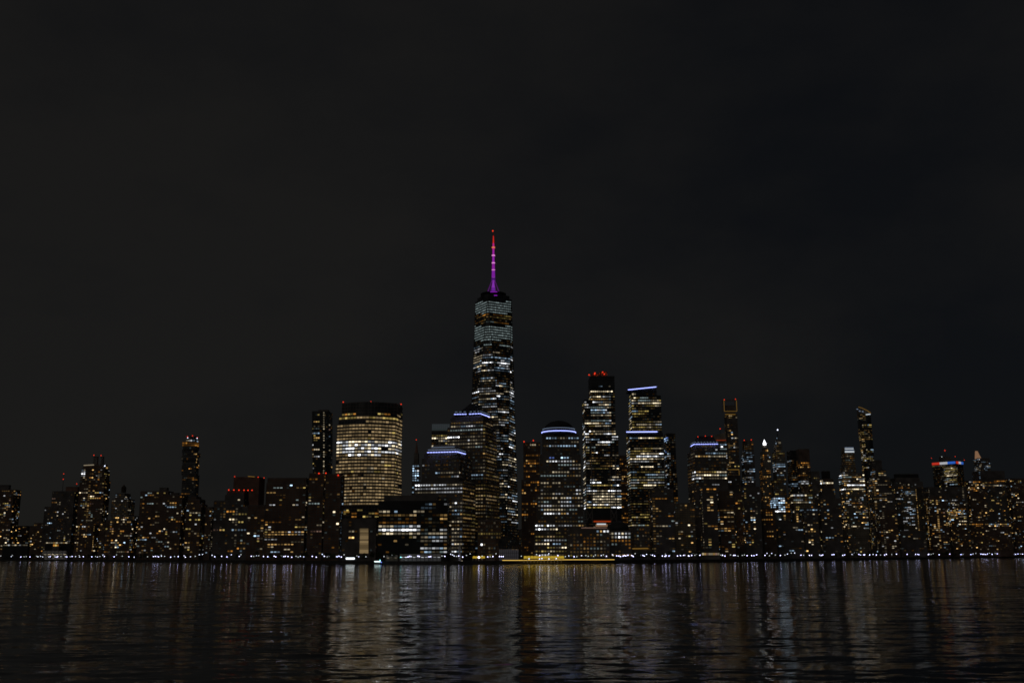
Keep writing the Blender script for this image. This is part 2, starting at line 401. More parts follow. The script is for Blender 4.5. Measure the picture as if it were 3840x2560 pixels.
# ------------------------------------------------------------------ towers with a shape of their own
def tower(name, label, polyfn, levels, D, cx, zones, fh, cw, wf, hf, wall, grid='black_metal', piers=False, slab=True, cat='skyscraper', land=None, zfac=None):
    SEED[0] += 1
    root = empty(name, (cx, D+20, GZ), label, cat); b = MB()
    b.loft([[(p.x, p.y, z) for p in polyfn(z)] for z in levels]); b.build('wall', MATS[wall], root)
    wins = []; g = MB(); z0, z1 = zfac or (levels[0], levels[-1])
    facade(root, polyfn, z0, z1, fh, cw, wf, hf, zones, wins, g, SEED[0]*31, piers, slab)
    if g.v: g.build('facade_frame', MATS[grid], root, kind='stuff')
    put_windows(root, wins, random.Random(SEED[0]))
    if land: LAND.append(land)
    return root

def spire_tower():
    D = 1570.0; c = at(1848, 1600, D); cx, cy = c.x, D+32
    ztop = at(1848, 1128, D+32).z; zb = 60.0
    rb, rt = 44.0, 30.0; f0 = R(-90-15.6)
    tops = [f0 + i*math.pi/2 for i in range(4)]; bots = [a - math.pi/4 for a in tops]
    def poly(z):
        t = min(1, max(0, (z-zb)/(ztop-zb))); pts = []
        Bc = [Vector((cx+rb*math.cos(a), cy+rb*math.sin(a), 0)) for a in bots]
        Tc = [Vector((cx+rt*math.cos(a), cy+rt*math.sin(a), 0)) for a in tops]
        for i in range(4):                             # each base corner fans out to two top corners, so the plan turns into an octagon
            b_, tn, tp, bn = Bc[i], Tc[i], Tc[i-1], Bc[(i+1) % 4]
            pts.append(b_.lerp(tp, t)); pts.append(b_.lerp(tn, t))
        return pts
    lv = [GZ, zb, zb+1] + [zb+(ztop-zb)*k/24 for k in range(1, 25)]
    zz = [Z(1130, 1177, 1, 1, 1, 'T'), Z(1177, 1184, .5, .8, 1, 'A'), Z(1184, 1200, .8, .8, .9, 'E'), Z(1200, 1214, .25, .8, .6, 'D'),
          Z(1214, 1222, 0, 0, 0, 'T'), Z(1222, 1276, 1, 1, 1, 'T'), Z(1276, 1300, .35, .8, .8, 'T'), Z(1300, 1330, .28, .82, .75, 'K'),
          Z(1330, 1396, .7, .9, .95, 'K'), Z(1396, 1412, .04, .5, .5, 'D'), Z(1412, 1460, .24, .8, .8, 'K'), Z(1460, 1560, .66, .9, .95, 'K'),
          Z(1560, 1960, .6, .9, .97, 'K'), Z(1960, 2075, .16, .7, .9, 'D')]
    root = tower('spire_skyscraper', 'tallest tapering glass skyscraper with a purple and red lit spire', poly, lv, D, cx, zz, 4.05, 3.3, .82, .33, 'glass_wall',
                 land=(1755, 1945, 'tallest spire tower'), zfac=(16, ztop-2))
    # corner mullions along the eight folded edges
    Bc = [Vector((cx+rb*math.cos(a), cy+rb*math.sin(a), zb)) for a in bots]; Tc = [Vector((cx+rt*math.cos(a), cy+rt*math.sin(a), ztop)) for a in tops]
    for i in range(4):
        for tt in (Tc[i], Tc[i-1]):
            m = MB(); m.rod(Bc[i], tt, .7, .7); m.build('corner_mullion', MATS['black_metal'], root)
    m = MB(); m.loft([[p+Vector((0,0,ztop)) for p in [Vector((cx+rt*.9*math.cos(a), cy+rt*.9*math.sin(a), 0)) for a in tops]],
                      [p+Vector((0,0,ztop+6)) for p in [Vector((cx+rt*.9*math.cos(a), cy+rt*.9*math.sin(a), 0)) for a in tops]]]); m.build('roof_parapet', MATS['glass_wall'], root)
    zr = at(1848, 1124, cy).z; z1 = at(1848, 1104, cy).z
    for k in range(3):                                  # ring platform round the mast
        z = zr + (z1-zr)*k/2.2; m = MB(); n = 28; r0, r1 = 18.5, 20.6
        m.lathe(cx, cy, [(r1, z), (r1, z+1.3), (r0, z+1.3), (r0, z)], n); m.build('ring_platform', MATS['black_metal'], root)
    for k in range(12):
        a = 2*math.pi*k/12; m = MB(); m.rod((cx+19.5*math.cos(a), cy+19.5*math.sin(a), ztop), (cx+19.5*math.cos(a), cy+19.5*math.sin(a), z1), .4); m.build('ring_post', MATS['black_metal'], root)
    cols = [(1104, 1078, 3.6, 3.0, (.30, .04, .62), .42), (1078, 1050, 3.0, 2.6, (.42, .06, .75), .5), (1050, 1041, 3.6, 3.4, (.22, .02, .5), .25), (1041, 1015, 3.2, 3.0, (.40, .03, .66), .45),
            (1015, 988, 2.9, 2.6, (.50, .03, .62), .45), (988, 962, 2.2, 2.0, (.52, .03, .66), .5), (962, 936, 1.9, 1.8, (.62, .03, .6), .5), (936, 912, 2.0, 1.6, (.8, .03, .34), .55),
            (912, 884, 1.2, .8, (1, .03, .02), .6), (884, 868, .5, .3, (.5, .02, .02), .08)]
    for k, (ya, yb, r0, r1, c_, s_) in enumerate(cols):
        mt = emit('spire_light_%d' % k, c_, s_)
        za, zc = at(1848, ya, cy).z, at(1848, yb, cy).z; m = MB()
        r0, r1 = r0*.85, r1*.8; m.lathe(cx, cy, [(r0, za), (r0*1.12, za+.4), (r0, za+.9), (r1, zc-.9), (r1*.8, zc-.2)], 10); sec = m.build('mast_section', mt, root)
        for q in range(2):                              # rungs of the lattice
            zq = za + (zc-za)*(.33+.33*q); m = MB(); m.lathe(cx, cy, [(r0+.25, zq), (r0+.25, zq+.7), (r0-.4, zq+.7), (r0-.4, zq)], 10); m.build('lattice_ring', MATS['black_metal'], sec)
    for y, s in ((1039, 1.0), (1013, .85), (986, .8), (958, .8), (928, .8)):
        mt = emit('spire_flood_%d' % y, (1, .36, .86) if y > 940 else (1, .25, .08), s); m = MB(); zc = at(1848, y, cy).z
        m.lathe(cx, cy, [(1.6, zc-1.0), (2.7, zc-.5), (2.7, zc+.6), (1.6, zc+1.0)], 10); m.build('flood_ring', mt, root)
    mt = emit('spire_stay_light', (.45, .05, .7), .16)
    for k in range(8):
        a = 2*math.pi*(k+.5)/8; m = MB(); m.rod((cx+11*math.cos(a), cy+11*math.sin(a), at(1848, 1102, cy).z), (cx+2.6*math.cos(a), cy+2.6*math.sin(a), at(1848, 1052, cy).z), .55, .4); m.build('spire_stay', mt, root)
    mt2 = emit('ring_light', (.34, .02, .6), .8)
    for z in (zr+2, z1-1):
        m = MB(); m.box((cx+1, cy-20.9, z), (5.5, 0, 0), (0, .2, 0), (0, 0, .5)); m.build('ring_light', mt2, root)
    beacon(root, at(1848, 866, cy), 1.2)
    # podium with vertical glass fins
    for k in range(14):
        f = (k+.5)/14; Bq = sorted(Bc, key=lambda p: p.y)[:2]; p = Bq[0].lerp(Bq[1], f); m = MB(); m.box((p.x, p.y-.3, 31), (.9, 0, 0), (0, .5, 0), (0, 0, 27)); m.build('podium_fin', MATS['black_metal'], root)
spire_tower()

def curved_tower():
    D = shore(1390)+235
    def mk(x0, xc, x1, y):
        a = at(x0, y, D); c = at(xc, y, D+3); b = at(x1, y, D+34); n = 9; pts = []
        for i in range(n+1):
            f = i/n; q = a.lerp(c, f); q.y -= 15*math.sin(math.pi*f); q.z = 0; pts.append(q)
        b.z = 0; bl = Vector((a.x+6, D+52, 0)); pts += [b, Vector((b.x-4, D+56, 0)), bl]; return pts
    secs = [(1283, 1478, 1506, GZ, 1775), (1265, 1483, 1507, 1775, 1590), (1272, 1484, 1508, 1590, 1560), (1284, 1490, 1509, 1560, 1511)]
    root = empty('curved_office_tower', (at(1390, 1800, D).x, D+25, GZ), 'broad curved office tower with a full grid of tan lit windows', 'skyscraper')
    zz = [Z(1511, 1551, 0, 0, 0, 'G'), Z(1551, 1563, .75, .9, 1, 'GA'), Z(1563, 1574, .35, .9, 1, 'GA'), Z(1574, 1586, .8, .9, 1, 'GD', 1370, 1520), Z(1574, 1586, 0, 0, 0, 'G'),
          Z(1586, 1652, .97, .2, 1, 'G'), Z(1652, 1662, 1, .6, 1, 'GW'), Z(1662, 1694, .95, .3, 1, 'GW'), Z(1694, 1706, 1, .6, 1, 'GW'), Z(1706, 1730, .95, .4, 1, 'GD'),
          Z(1730, 1776, .98, .2, 1, 'G'), Z(1776, 1790, .95, .3, 1, 'GD', 1375, 1520), Z(1776, 1790, .2, .6, 1, 'GD'), Z(1790, 1890, .98, .2, 1, 'G'), Z(1890, 1908, 0, 0, 0, 'G'),
          Z(1908, 1946, .45, .7, 1, 'GA'), Z(1946, 2090, .12, .5, 1, 'D')]
    wins = []; g = MB(); zb = GZ
    for k, (x0, xc, x1, yb, yt) in enumerate(secs):
        P = mk(x0, xc, x1, yt); zt = at(1390, yt, D).z; b = MB()
        b.loft([[(p.x, p.y, zb-.2) for p in P], [(p.x, p.y, zt) for p in P]]); b.build('wall', MATS['glass_wall'], root)
        facade(root, lambda z, P=P: P, zb, zt-.3, 4.25, 5.0, .9, .44, zz, wins, g, 900+k, True); zb = zt
    g.build('facade_frame', MATS['granite'], root, kind='stuff'); put_windows(root, wins, random.Random(5))
    P = mk(*secs[-1][:3], 1511); m = MB(); zt = zb
    for dz in (0, 2.2, 4.4):
        for i in range(len(P)-3):
            a, c = P[i], P[i+1]; u = (c-a).normalized(); n_ = Vector((u.y, -u.x, 0)); q = (a+c)/2; m.box((q.x+n_.x*.3, q.y+n_.y*.3, zt-3-dz*2), u*((c-a).length/2), n_*.3, (0, 0, .25))
    m.build('roof_louvre', MATS['roof_metal'], root, kind='stuff')
    beacons(root, [(1287, 1507), (1391, 1506), (1504, 1515)], D-1.5, .8)
    for x0, x1, y, mt in ((1347, 1383, 1921, 'strip_white'), (1335, 1421, 1933, 'strip_amber'), (1282, 1310, 1918, 'strip_amber')):
        a = at(x0, y, D-8); b = at(x1, y, D-8); bar(root, 'lobby_light', a, b, mt, 2.2, .3)
    LAND.append((1265, 1510, 'tan curved tower'))
curved_tower()

def flared_tower():       # slim dark residential tower, wider at its shoulders
    D = shore(1205)+330
    ztop = at(1208, 1541, D).z
    wpx = [(2080, 1176, 1240), (1850, 1174, 1243), (1700, 1170, 1247), (1541, 1169, 1247)]
    zs = [at(1205, q[0], D).z for q in wpx]; zs[0] = GZ
    def poly(z):
        x0 = np.interp(z, zs, [at(q[1], q[0], D).x for q in wpx]); x1 = np.interp(z, zs, [at(q[2], q[0], D+28).x for q in wpx]); xc = x0 + (x1-x0)*.56
        return [Vector((x0, D+3, 0)), Vector((x0+2.5, D, 0)), Vector((xc, D, 0)), Vector((x1-1, D+14, 0)), Vector((x1, D+28, 0)), Vector((x0+2, D+32, 0))]
    zz = [Z(1541, 1552, 0, 0, 0, 'R'), Z(1552, 1770, .42, .75, .62, 'R', 1160, 1202), Z(1552, 1770, .05, .4, .7, 'R', 1202, 1260), Z(1770, 2060, .35, .7, .6, 'R')]
    root = tower('flared_apartment_tower', 'slim dark glass apartment tower beside the tan curved tower', poly, zs, D, at(1208, 1800, D).x, zz, 3.5, 2.9, .8, .5, 'glass_wall', land=None)
    P = poly(ztop); m = MB(); m.abox(P[1].x+6, P[3].x-2, D+8, D+24, ztop, ztop+3.5); m.build('penthouse', MATS['granite'], root)
flared_tower()

def box_stack_tower():    # tower of shifted boxes with an amber crown (far left)
    D = shore(715)+620; lab = 'far slender tower of shifted boxes with amber band near top'
    root = empty('shifted_box_tower', (at(715, 1800, D).x, D+15, GZ), lab, 'skyscraper')
    lv = [(1905, 1780, 684, 748), (1780, 1745, 682, 746), (1745, 1725, 685, 747), (1725, 1712, 680, 745), (1712, 1697, 684, 752), (1697, 1684, 683, 744), (1684, 1672, 687, 748), (1672, 1655, 684, 747), (1655, 1644, 698, 745), (1644, 1634, 704, 741)]
    zb = GZ; wins = []; g = MB()
    for k, (ya, yb, x0, x1) in enumerate(lv):
        P = rect(x0, None, x1, yb, D+(k % 3)*1.5, 24); zt = at(715, yb, D).z; b = MB(); b.loft([[(p.x, p.y, zb-.1) for p in P], [(p.x, p.y, zt) for p in P]]); b.build('wall', MATS['glass_wall'], root)
        zz = [Z(1655, 1672, 1, 1, 1, 'A'), Z(1644, 1655, .5, .6, 1, 'C'), Z(1672, 1905, .09, .7, .6, 'A')]
        facade(root, lambda z, P=P: P, zb+.2, zt-.3, 3.6 if k != 7 else 3.2, 3.4, .8, .5 if k != 7 else .75, zz, wins, g, 700+k, False); zb = zt
        m = MB(); m.abox(P[0].x-.8, P[1].x+.8, P[0].y-.8, P[2].y, zt-.25, zt+.25); m.build('balcony_slab', MATS['concrete'], root)
    g.build('facade_frame', MATS['concrete'], root, kind='stuff'); put_windows(root, wins, random.Random(2))
    beacons(root, [(703, 1637), (722, 1633), (740, 1640)], D-1, 1.0); beacons(root, [(704, 1641), (739, 1642)], D-1.5, .8, 'lamp_plain')
box_stack_tower()

def crown_strip(root, pts, D, rows=2, gap=3.0, lampmat='strip_white'):
    """rows of small lamps along a broken line of (px, py, depth offset)"""
    for k in range(rows):
        for (xa, ya, da), (xb, yb, db) in zip(pts, pts[1:]):
            a = at(xa, ya, D+da); b = at(xb, yb, D+db); a.z += k*gap; b.z += k*gap
            if k == 0:
                n = max(2, int((b-a).length/3.2))
                for i in range(n): bar(root, 'light_strip', a.lerp(b, i/n), a.lerp(b, (i+.8)/n), lampmat, .75, .25)
            else:
                n = max(2, int((b-a).length/4.5))
                for i in range(n):
                    q = a.lerp(b, (i+.2)/n); q2 = a.lerp(b, (i+.75)/n); bar(root, 'strip_lamp', q, q2, 'strip_soft' if lampmat == 'strip_white' else lampmat, .6, .25)

# pyramid-topped office tower
root, info = B('pyramid_office_tower', 'granite office tower with dark pyramid roof and white lit eaves', 190,
    [(1678, 1822, 1872, 1770), (1678, 1820, 1862, 1600), (1691, 1812, 1850, 1560)],
    [Z(1545, 1578, 0, 0, 0, 'O'), Z(1578, 1676, .85, .9, 1, 'O', 1680, 1812), Z(1676, 1710, .12, .6, .6, 'O', 1680, 1812), Z(1710, 1800, .7, .85, .9, 'O', 1760, 1815), Z(1710, 1800, .4, .8, .8, 'O', 1680, 1760),
     Z(1578, 1860, .8, .9, .95, 'E', 1812, 1900), Z(1800, 1990, .7, .85, .95, 'E'), Z(1990, 2070, .3, .6, .6, 'Y')],
    4.3, 3.5, .68, .34, 'granite', 46, cat='skyscraper', land='pyramid-roofed tower')
P, zb, zt, D = info[-1]
a = sum(P, Vector())/4; m = MB(); ap = at(1767, 1512, a.y).z
m.loft([[(p.x, p.y, zt+1) for p in [q.lerp(a, .12) for q in P]], [(p.x, p.y, zt+1+(ap-zt)*.93) for p in [q.lerp(a, .9) for q in P]]]); m.build('pyramid_roof', MATS['dark_slate'], root)
crown_strip(root, [(1703, 1553, -1), (1751, 1552, -1)], D); crown_strip(root, [(1759, 1552, -1), (1801, 1550, -1), (1837, 1563, 26)], D)
# stepped-pyramid office tower in front
root, info = B('stepped_office_tower', 'shorter office tower with stepped pale roof and white lit eaves', 120,
    [(1556, 1735, 1782, 1806), (1583, 1722, 1768, 1716), (1592, 1718, 1756, 1700)],
    [Z(1700, 1720, .4, .8, .7, 'E'), Z(1720, 1800, .4, .75, 1, 'O', 1560, 1724), Z(1720, 1800, .12, .8, .6, 'D', 1724, 1800), Z(1804, 1848, .97, .95, .95, 'W', 1550, 1735), Z(1848, 1880, .06, .5, .5, 'O', 1550, 1735),
     Z(1880, 2080, .8, .8, .95, 'O', 1690, 1735), Z(1880, 2080, .3, .8, .6, 'O', 1550, 1690), Z(1800, 2020, .85, .92, .95, 'E', 1735, 1800), Z(2020, 2080, .3, .5, .6, 'E')],
    4.3, 3.5, .66, .34, 'granite', 46, cat='skyscraper', land='stepped-roof tower')
P, zb, zt, D = info[-1]; c = sum(P, Vector())/4
for k, (f, y0, y1) in enumerate(((.03, 1694, 1684), (.16, 1684, 1674), (.3, 1674, 1663))):
    za, zc = at(1670, y0, D).z, at(1670, y1, D).z; Q = [p.lerp(c, f) for p in P]; Q2 = [p.lerp(c, f+.1) for p in P]
    m = MB(); m.loft([[(p.x, p.y, zt-.3 if k == 0 else za-.2) for p in Q], [(p.x, p.y, zc) for p in Q2]]); m.build('roof_step', MATS['limestone'], root)
    a, b = Q[0].copy(), Q[1].copy(); a.z = b.z = za+.6; a.y -= .4; b.y -= .4
    if k: bar(root, 'soft_strip', a, b, 'strip_soft', .5, .2)
crown_strip(root, [(1602, 1696, -1), (1714, 1693, -1), (1747, 1702, 24)], D)
# dome-topped office tower
root, info = B('dome_office_tower', 'granite office tower with dark dome above a curved white light', 150,
    [(2003, None, 2190, 1960), (2013, None, 2186, 1856), (2022, None, 2178, 1706), (2033, None, 2171, 1632)],
    [Z(1626, 1640, .7, .9, 1, 'D'), Z(1640, 1676, .55, .8, .9, 'O'), Z(1676, 1710, .12, .5, .6, 'O'), Z(1710, 1716, .5, .1, 1, 'V', 2025, 2140), Z(1716, 1738, .85, .9, .6, 'W'), Z(1738, 1848, .4, .8, .8, 'O'),
     Z(1848, 1930, .78, .6, .95, 'O'), Z(1930, 1962, .7, .4, .95, 'D'), Z(1962, 1992, .95, .8, .97, 'W'), Z(1992, 2012, .8, .8, 1, 'E'), Z(2012, 2066, .8, .6, 1, 'Y'), Z(2066, 2082, .9, .8, 1, 'W', 1950, 2118), Z(2066, 2085, .4, .5, .8, 'E')],
    4.3, 3.7, .62, .36, 'granite', 50, cat='skyscraper', land='dome-topped tower')
P, zb, zt, D = info[-1]; c = sum(P, Vector())/4; rr = (at(2156, 1616, c.y).x - at(2035, 1616, c.y).x)/2; zd = at(2095, 1622, c.y).z; za = at(2095, 1577, c.y).z
c.x = at(2095, 1600, c.y).x
m = MB(); m.lathe(c.x, c.y, [(rr*1.04, zt-.3), (rr*1.04, zd), (rr, zd+.3)] + [(rr*math.cos(t*math.pi/18), zd+(za-zd)*math.sin(t*math.pi/18)) for t in range(1, 9)], 28); m.build('dome', MATS['dark_slate'], root, True)
m = MB(); m.lathe(c.x, c.y, [(rr*1.05, zd-.2), (rr*1.07, zd-.2), (rr*1.07, zd+.6), (rr*1.05, zd+.6)], 32); m.build('light_ring', MATS['strip_white'], root)
m = MB(); m.lathe(c.x, c.y, [(rr*.98, zd+4.0), (rr*1.0, zd+4.0), (rr*1.0, zd+4.6), (rr*.98, zd+4.6)], 32); m.build('upper_light_ring', MATS['strip_soft'], root)
# truncated-pyramid office tower to the right
root, info = B('mansard_office_tower', 'office tower with flat-topped dark roof and white lit eaves', 200,
    [(2577, 2608, 2740, 1880), (2577, 2606, 2722, 1690), (2588, 2612, 2700, 1664)],
    [Z(1664, 1698, .02, .5, .5, 'O'), Z(1698, 1720, .8, .9, .9, 'W', 2606, 2740), Z(1720, 1762, .2, .8, .6, 'E', 2606, 2740), Z(1762, 1802, .95, .95, 1, 'W', 2596, 2740), Z(1664, 1830, .5, .8, .6, 'D', 2570, 2606),
     Z(1802, 2070, .14, .5, .7, 'R')],
    4.3, 3.5, .68, .34, 'granite', 46, cat='skyscraper', land='flat-topped mansard tower')
P, zb, zt, D = info[-1]; c = sum(P, Vector())/4; zc = at(2645, 1636, D+15).z
m = MB(); m.loft([[(p.x, p.y, zt) for p in [q.lerp(c, .16) for q in P]], [(p.x, p.y, zc) for p in [q.lerp(c, .42) for q in P]]]); m.build('mansard_roof', MATS['dark_slate'], root)
crown_strip(root, [(2590, 1673, 14), (2602, 1665, -1), (2694, 1664, -1)], D)
beacons(root, [(2617, 1637), (2645, 1634), (2669, 1635)], D+4, .7)

# broad bright tower with exposed braces
D3 = 1590.0
root, info = B('braced_office_tower', 'tall densely lit office tower with red roof lights and side braces', 0,
    [(2188, None, 2328, 1760), (2186, None, 2318, 1630), (2184, None, 2306, 1500), (2206, None, 2304, 1412)],
    [Z(1405, 1442, 0, 0, 0, 'W'), Z(1442, 1460, .8, .6, .8, 'C', 2214, 2290), Z(1460, 1530, .8, .85, .8, 'W', 2210, 2294), Z(1530, 1545, .9, .4, 1, 'B', 2214, 2276), Z(1545, 1660, .85, .9, .88, 'W', 2212, 2294), Z(1660, 1710, .3, .6, .6, 'W', 2215, 2290),
     Z(1710, 1760, .75, .85, .8, 'E', 2212, 2294), Z(1760, 1830, .42, .85, .7, 'W', 2212, 2294), Z(1830, 1908, .95, .93, .95, 'W'), Z(1497, 1830, .6, .9, .62, 'W', 2180, 2212), Z(1600, 1830, .6, .9, .6, 'W', 2294, 2335), Z(1460, 1600, .35, .6, .6, 'E', 2294, 2312),
     Z(1908, 1962, 0, 0, 0, 'W'), Z(1962, 2080, .2, .6, .6, 'O')], 4.1, 3.3, .82, .34, 'glass_wall', 50, cat='skyscraper', land='brightest braced tower', piers=False, grid='black_metal', D=D3)
P, zb, zt, D = info[-1]
beacons(root, [(2209, 1405), (2231, 1398), (2260, 1395), (2266, 1402), (2230, 1402)], D+3, 1.0)
beacons(root, [(2214, 1409), (2222, 1411), (2240, 1406), (2248, 1400), (2256, 1398), (2272, 1397), (2276, 1404), (2236, 1410)], D+2.5, .6, 'sign_orange')  # extra orange beacons, added to imitate red lamplight on the roof plant
box_on(root, info, 2222, 2250, 1399, 'rust_stone', 'roof_plant', 4, 18); box_on(root, info, 2252, 2276, 1393, 'rust_stone', 'roof_plant', 5, 18)
for x in (2201, 2222, 2292, 2313):                       # tall frames with X braces on the lower front
    a = at(x, 1960, D3-.8); b = at(x, 1640 if x < 2250 else 1700, D3-.8); b.x = a.x; m = MB(); m.rod(a, b, .8); m.build('brace_column', MATS['concrete'], root)
for xa, xb in ((2201, 2222), (2292, 2313)):
    for ya, yb in ((1955, 1912), (1912, 1955)):
        m = MB(); m.rod(at(xa, ya, D3-.9), at(xb, yb, D3-.9), .7); m.build('diagonal_brace', MATS['concrete'], root)
bar(root, 'orange_sign', at(2226, 1954, D3-2), at(2290, 1954, D3-2), 'sign_orange', 2.0, .4)
bar(root, 'lobby_light', at(2238, 1964, D3-3), at(2272, 1964, D3-3), 'crown_white', 1.8, .4); bar(root, 'lobby_glow', at(2234, 1969, D3-3), at(2278, 1969, D3-3), 'crown_rose', 3.5, .3)
# slab tower with two white light lines
D4 = 1640.0
root, info = B('white_line_tower', 'tall office slab with slanted white light on top and white band midway', 0,
    [(2349, None, 2486, 1625), (2357, None, 2478, 1484), (2359, None, 2462, 1466)],
    [Z(1460, 1482, .1, .3, .6, 'C'), Z(1482, 1614, .72, .85, .95, 'Y'), Z(1614, 1640, .0, 0, 0, 'W'), Z(1640, 1700, .6, .85, .85, 'Y'), Z(1700, 1735, .85, .9, .9, 'W'), Z(1735, 1768, .4, .8, .7, 'Y'), Z(1768, 1835, .85, .9, .95, 'Y'),
     Z(1835, 1900, .6, .9, .6, 'Y'), Z(1900, 1975, .4, .85, .5, 'Y'), Z(1975, 2070, .1, .5, .5, 'D')], 4.1, 3.3, .84, .33, 'glass_wall', 44, cat='skyscraper', land='two white-line slab tower', piers=False, grid='black_metal', D=D4)
P, zb, zt, D = info[-1]
m = MB(); a = at(2355, 1462, D-.5); b = at(2461, 1451, D-.5); m.v = [Vector((a.x, a.y, zt)), Vector((b.x, a.y, zt)), Vector((b.x, a.y, b.z)), Vector((a.x, a.y, a.z))]; m.v += [p+Vector((0, 30, 0)) for p in m.v]
m.f = [(0,1,2,3),(7,6,5,4),(3,2,6,7),(1,5,6,2),(0,3,7,4)]; m.build('slanted_parapet', MATS['glass_wall'], root)
bar(root, 'light_strip', at(2355, 1461, D-1.2), at(2461, 1450, D-1.2), 'strip_white', 1.0, .3); bar(root, 'light_strip', at(2349, 1619, D4-.9), at(2465, 1618, D4-.9), 'strip_white', 1.2, .3)

# open-frame-topped tower
Df = shore(2738)+560
root, info = B('open_frame_tower', 'slender dark tower with amber outlined open frame on its roof', 0,
    [(2716, None, 2766, 1800), (2716, None, 2764, 1553)],
    [Z(1556, 1566, .5, .4, 1, 'E'), Z(1590, 1640, .2, .6, .5, 'R'), Z(1640, 1800, .28, .6, .6, 'R'), Z(1800, 2060, .2, .5, .6, 'R')], 3.6, 3.2, .7, .5, 'granite', 26, cat='skyscraper', land='open-frame tower', D=Df)
def frame(root, x0, x1, y0, y1, D, mat_edge='strip_amber', dep=14):
    a, b = at(x0, y1, D), at(x1, y0, D)
    for yy in (D, D+dep):
        for X in (a.x, b.x):
            m = MB(); m.abox(X-.7, X+.7, yy-.7, yy+.7, a.z, b.z); m.build('frame_post', MATS['concrete'], root)
        m = MB(); m.abox(a.x-.7, b.x+.7, yy-.68, yy+.68, b.z, b.z+1.2); m.build('frame_beam', MATS['concrete'], root)
    for X in (a.x, b.x): bar(root, 'edge_light', (X, D-1, a.z), (X, D-1.001, b.z-1), mat_edge, .8, .2) if False else None
    for X in (a.x, b.x):
        m = MB(); m.abox(X-.35, X+.35, D-1.0, D-.75, a.z+.2, b.z-.5); m.build('edge_light', MATS[mat_edge], root)
    m = MB(); m.abox(a.x, b.x, D-1.0, D-.75, a.z-.2, a.z+.5); m.build('edge_light', MATS[mat_edge], root)
frame(root, 2716, 2761, 1500, 1542, info[-1][3]); box_on(root, info, 2722, 2757, 1520, 'granite', 'roof_plant', 5, 8)
bar(root, 'edge_light', at(2719, 1553, Df-1), at(2758, 1553, Df-1), 'strip_amber', 1.1, .2)
beacons(root, [(2716, 1498), (2758, 1496)], info[-1][3]-1, .9)
# lower terrace frame on its own block
root, info = B('terrace_frame_block', 'dark block with amber outlined rooftop terrace below open-frame tower', 430, [(2720, None, 2776, 1783)],
    [Z(1790, 1830, .12, .4, .6, 'C'), Z(1830, 2060, .2, .5, .6, 'R')], 3.5, 3.3, .6, .5, 'granite', 20)
frame(root, 2727, 2771, 1762, 1782, info[-1][3]+1, 'strip_amber', 10)
m = info[-1]; bar(root, 'edge_light', at(2726, 1760, m[3]), at(2772, 1760, m[3]), 'strip_amber', 1.0, .2)

def slanted_tower():      # bowed tower with a sloping lit crown (right)
    D = shore(3245)+420
    prof = [(2060, 3236, 3290), (1800, 3233, 3286), (1705, 3227, 3281), (1640, 3218, 3276), (1550, 3211, 3269)]
    zs = [at(3245, q[0], D).z for q in prof]; zs[0] = GZ
    def poly(z):
        x0 = np.interp(z, zs, [at(q[1], q[0], D+22).x for q in prof]); x1 = np.interp(z, zs, [at(q[2], q[0], D).x for q in prof])
        return [Vector((x0+1, D+8, 0)), Vector((x0+6, D+1, 0)), Vector((x0+14, D-1.5, 0)), Vector((x1-8, D-1.5, 0)), Vector((x1-2, D+1, 0)), Vector((x1, D+9, 0)), Vector((x1-2, D+26, 0)), Vector((x0+3, D+26, 0))]
    zz = [Z(1550, 1575, .25, .7, .8, 'E', 3205, 3245), Z(1590, 1602, .85, .9, 1, 'Y', 3235, 3300), Z(1610, 1650, .8, .8, .8, 'E'), Z(1650, 1690, .3, .7, .6, 'E', 3205, 3245), Z(1684, 1735, .6, .8, .6, 'Y'), Z(1735, 2060, .22, .5, .6, 'R')]
    root = tower('slanted_crown_tower', 'bowed dark tower with sloping lit crown on the right', poly, zs, D, at(3245, 1800, D).x, zz, 3.7, 3.2, .8, .5, 'glass_wall', land=(3225, 3290, 'sloping-crown tower'))
    P = poly(zs[-1]); m = MB(); zt = zs[-1]; zl = at(3211, 1524, D).z; x0, x1 = P[0].x, P[4].x
    top = [zt + (zl-zt)*max(0, 1-(p.x-x0)/(x1-x0)*.95) + .5 for p in P]
    m.loft([[(p.x, p.y, zt) for p in P], [(p.x, p.y, t) for p, t in zip(P, top)]]); m.build('sloping_crown', MATS['limestone'], root)
    for i in range(5):
        a, b = P[i].copy(), P[i+1].copy(); a.z, b.z = top[i], top[i+1]; u = (b-a).normalized(); n_ = Vector((u.y, -u.x, 0)).normalized(); bar(root, 'crown_edge_light', a+n_*.4, b+n_*.4, 'strip_amber', .8, .25)
    bar(root, 'crown_light', at(3247, 1554, D-3), at(3264, 1552, D-2), 'crown_white', 1.6, .3)
    for x, y in ((3215, 1533), (3224, 1540), (3235, 1542)): bar(root, 'crown_lamp', at(x-3, y, D-2.6), at(x+3, y+1, D-2.6), 'strip_soft', 1.6, .2)
slanted_tower()
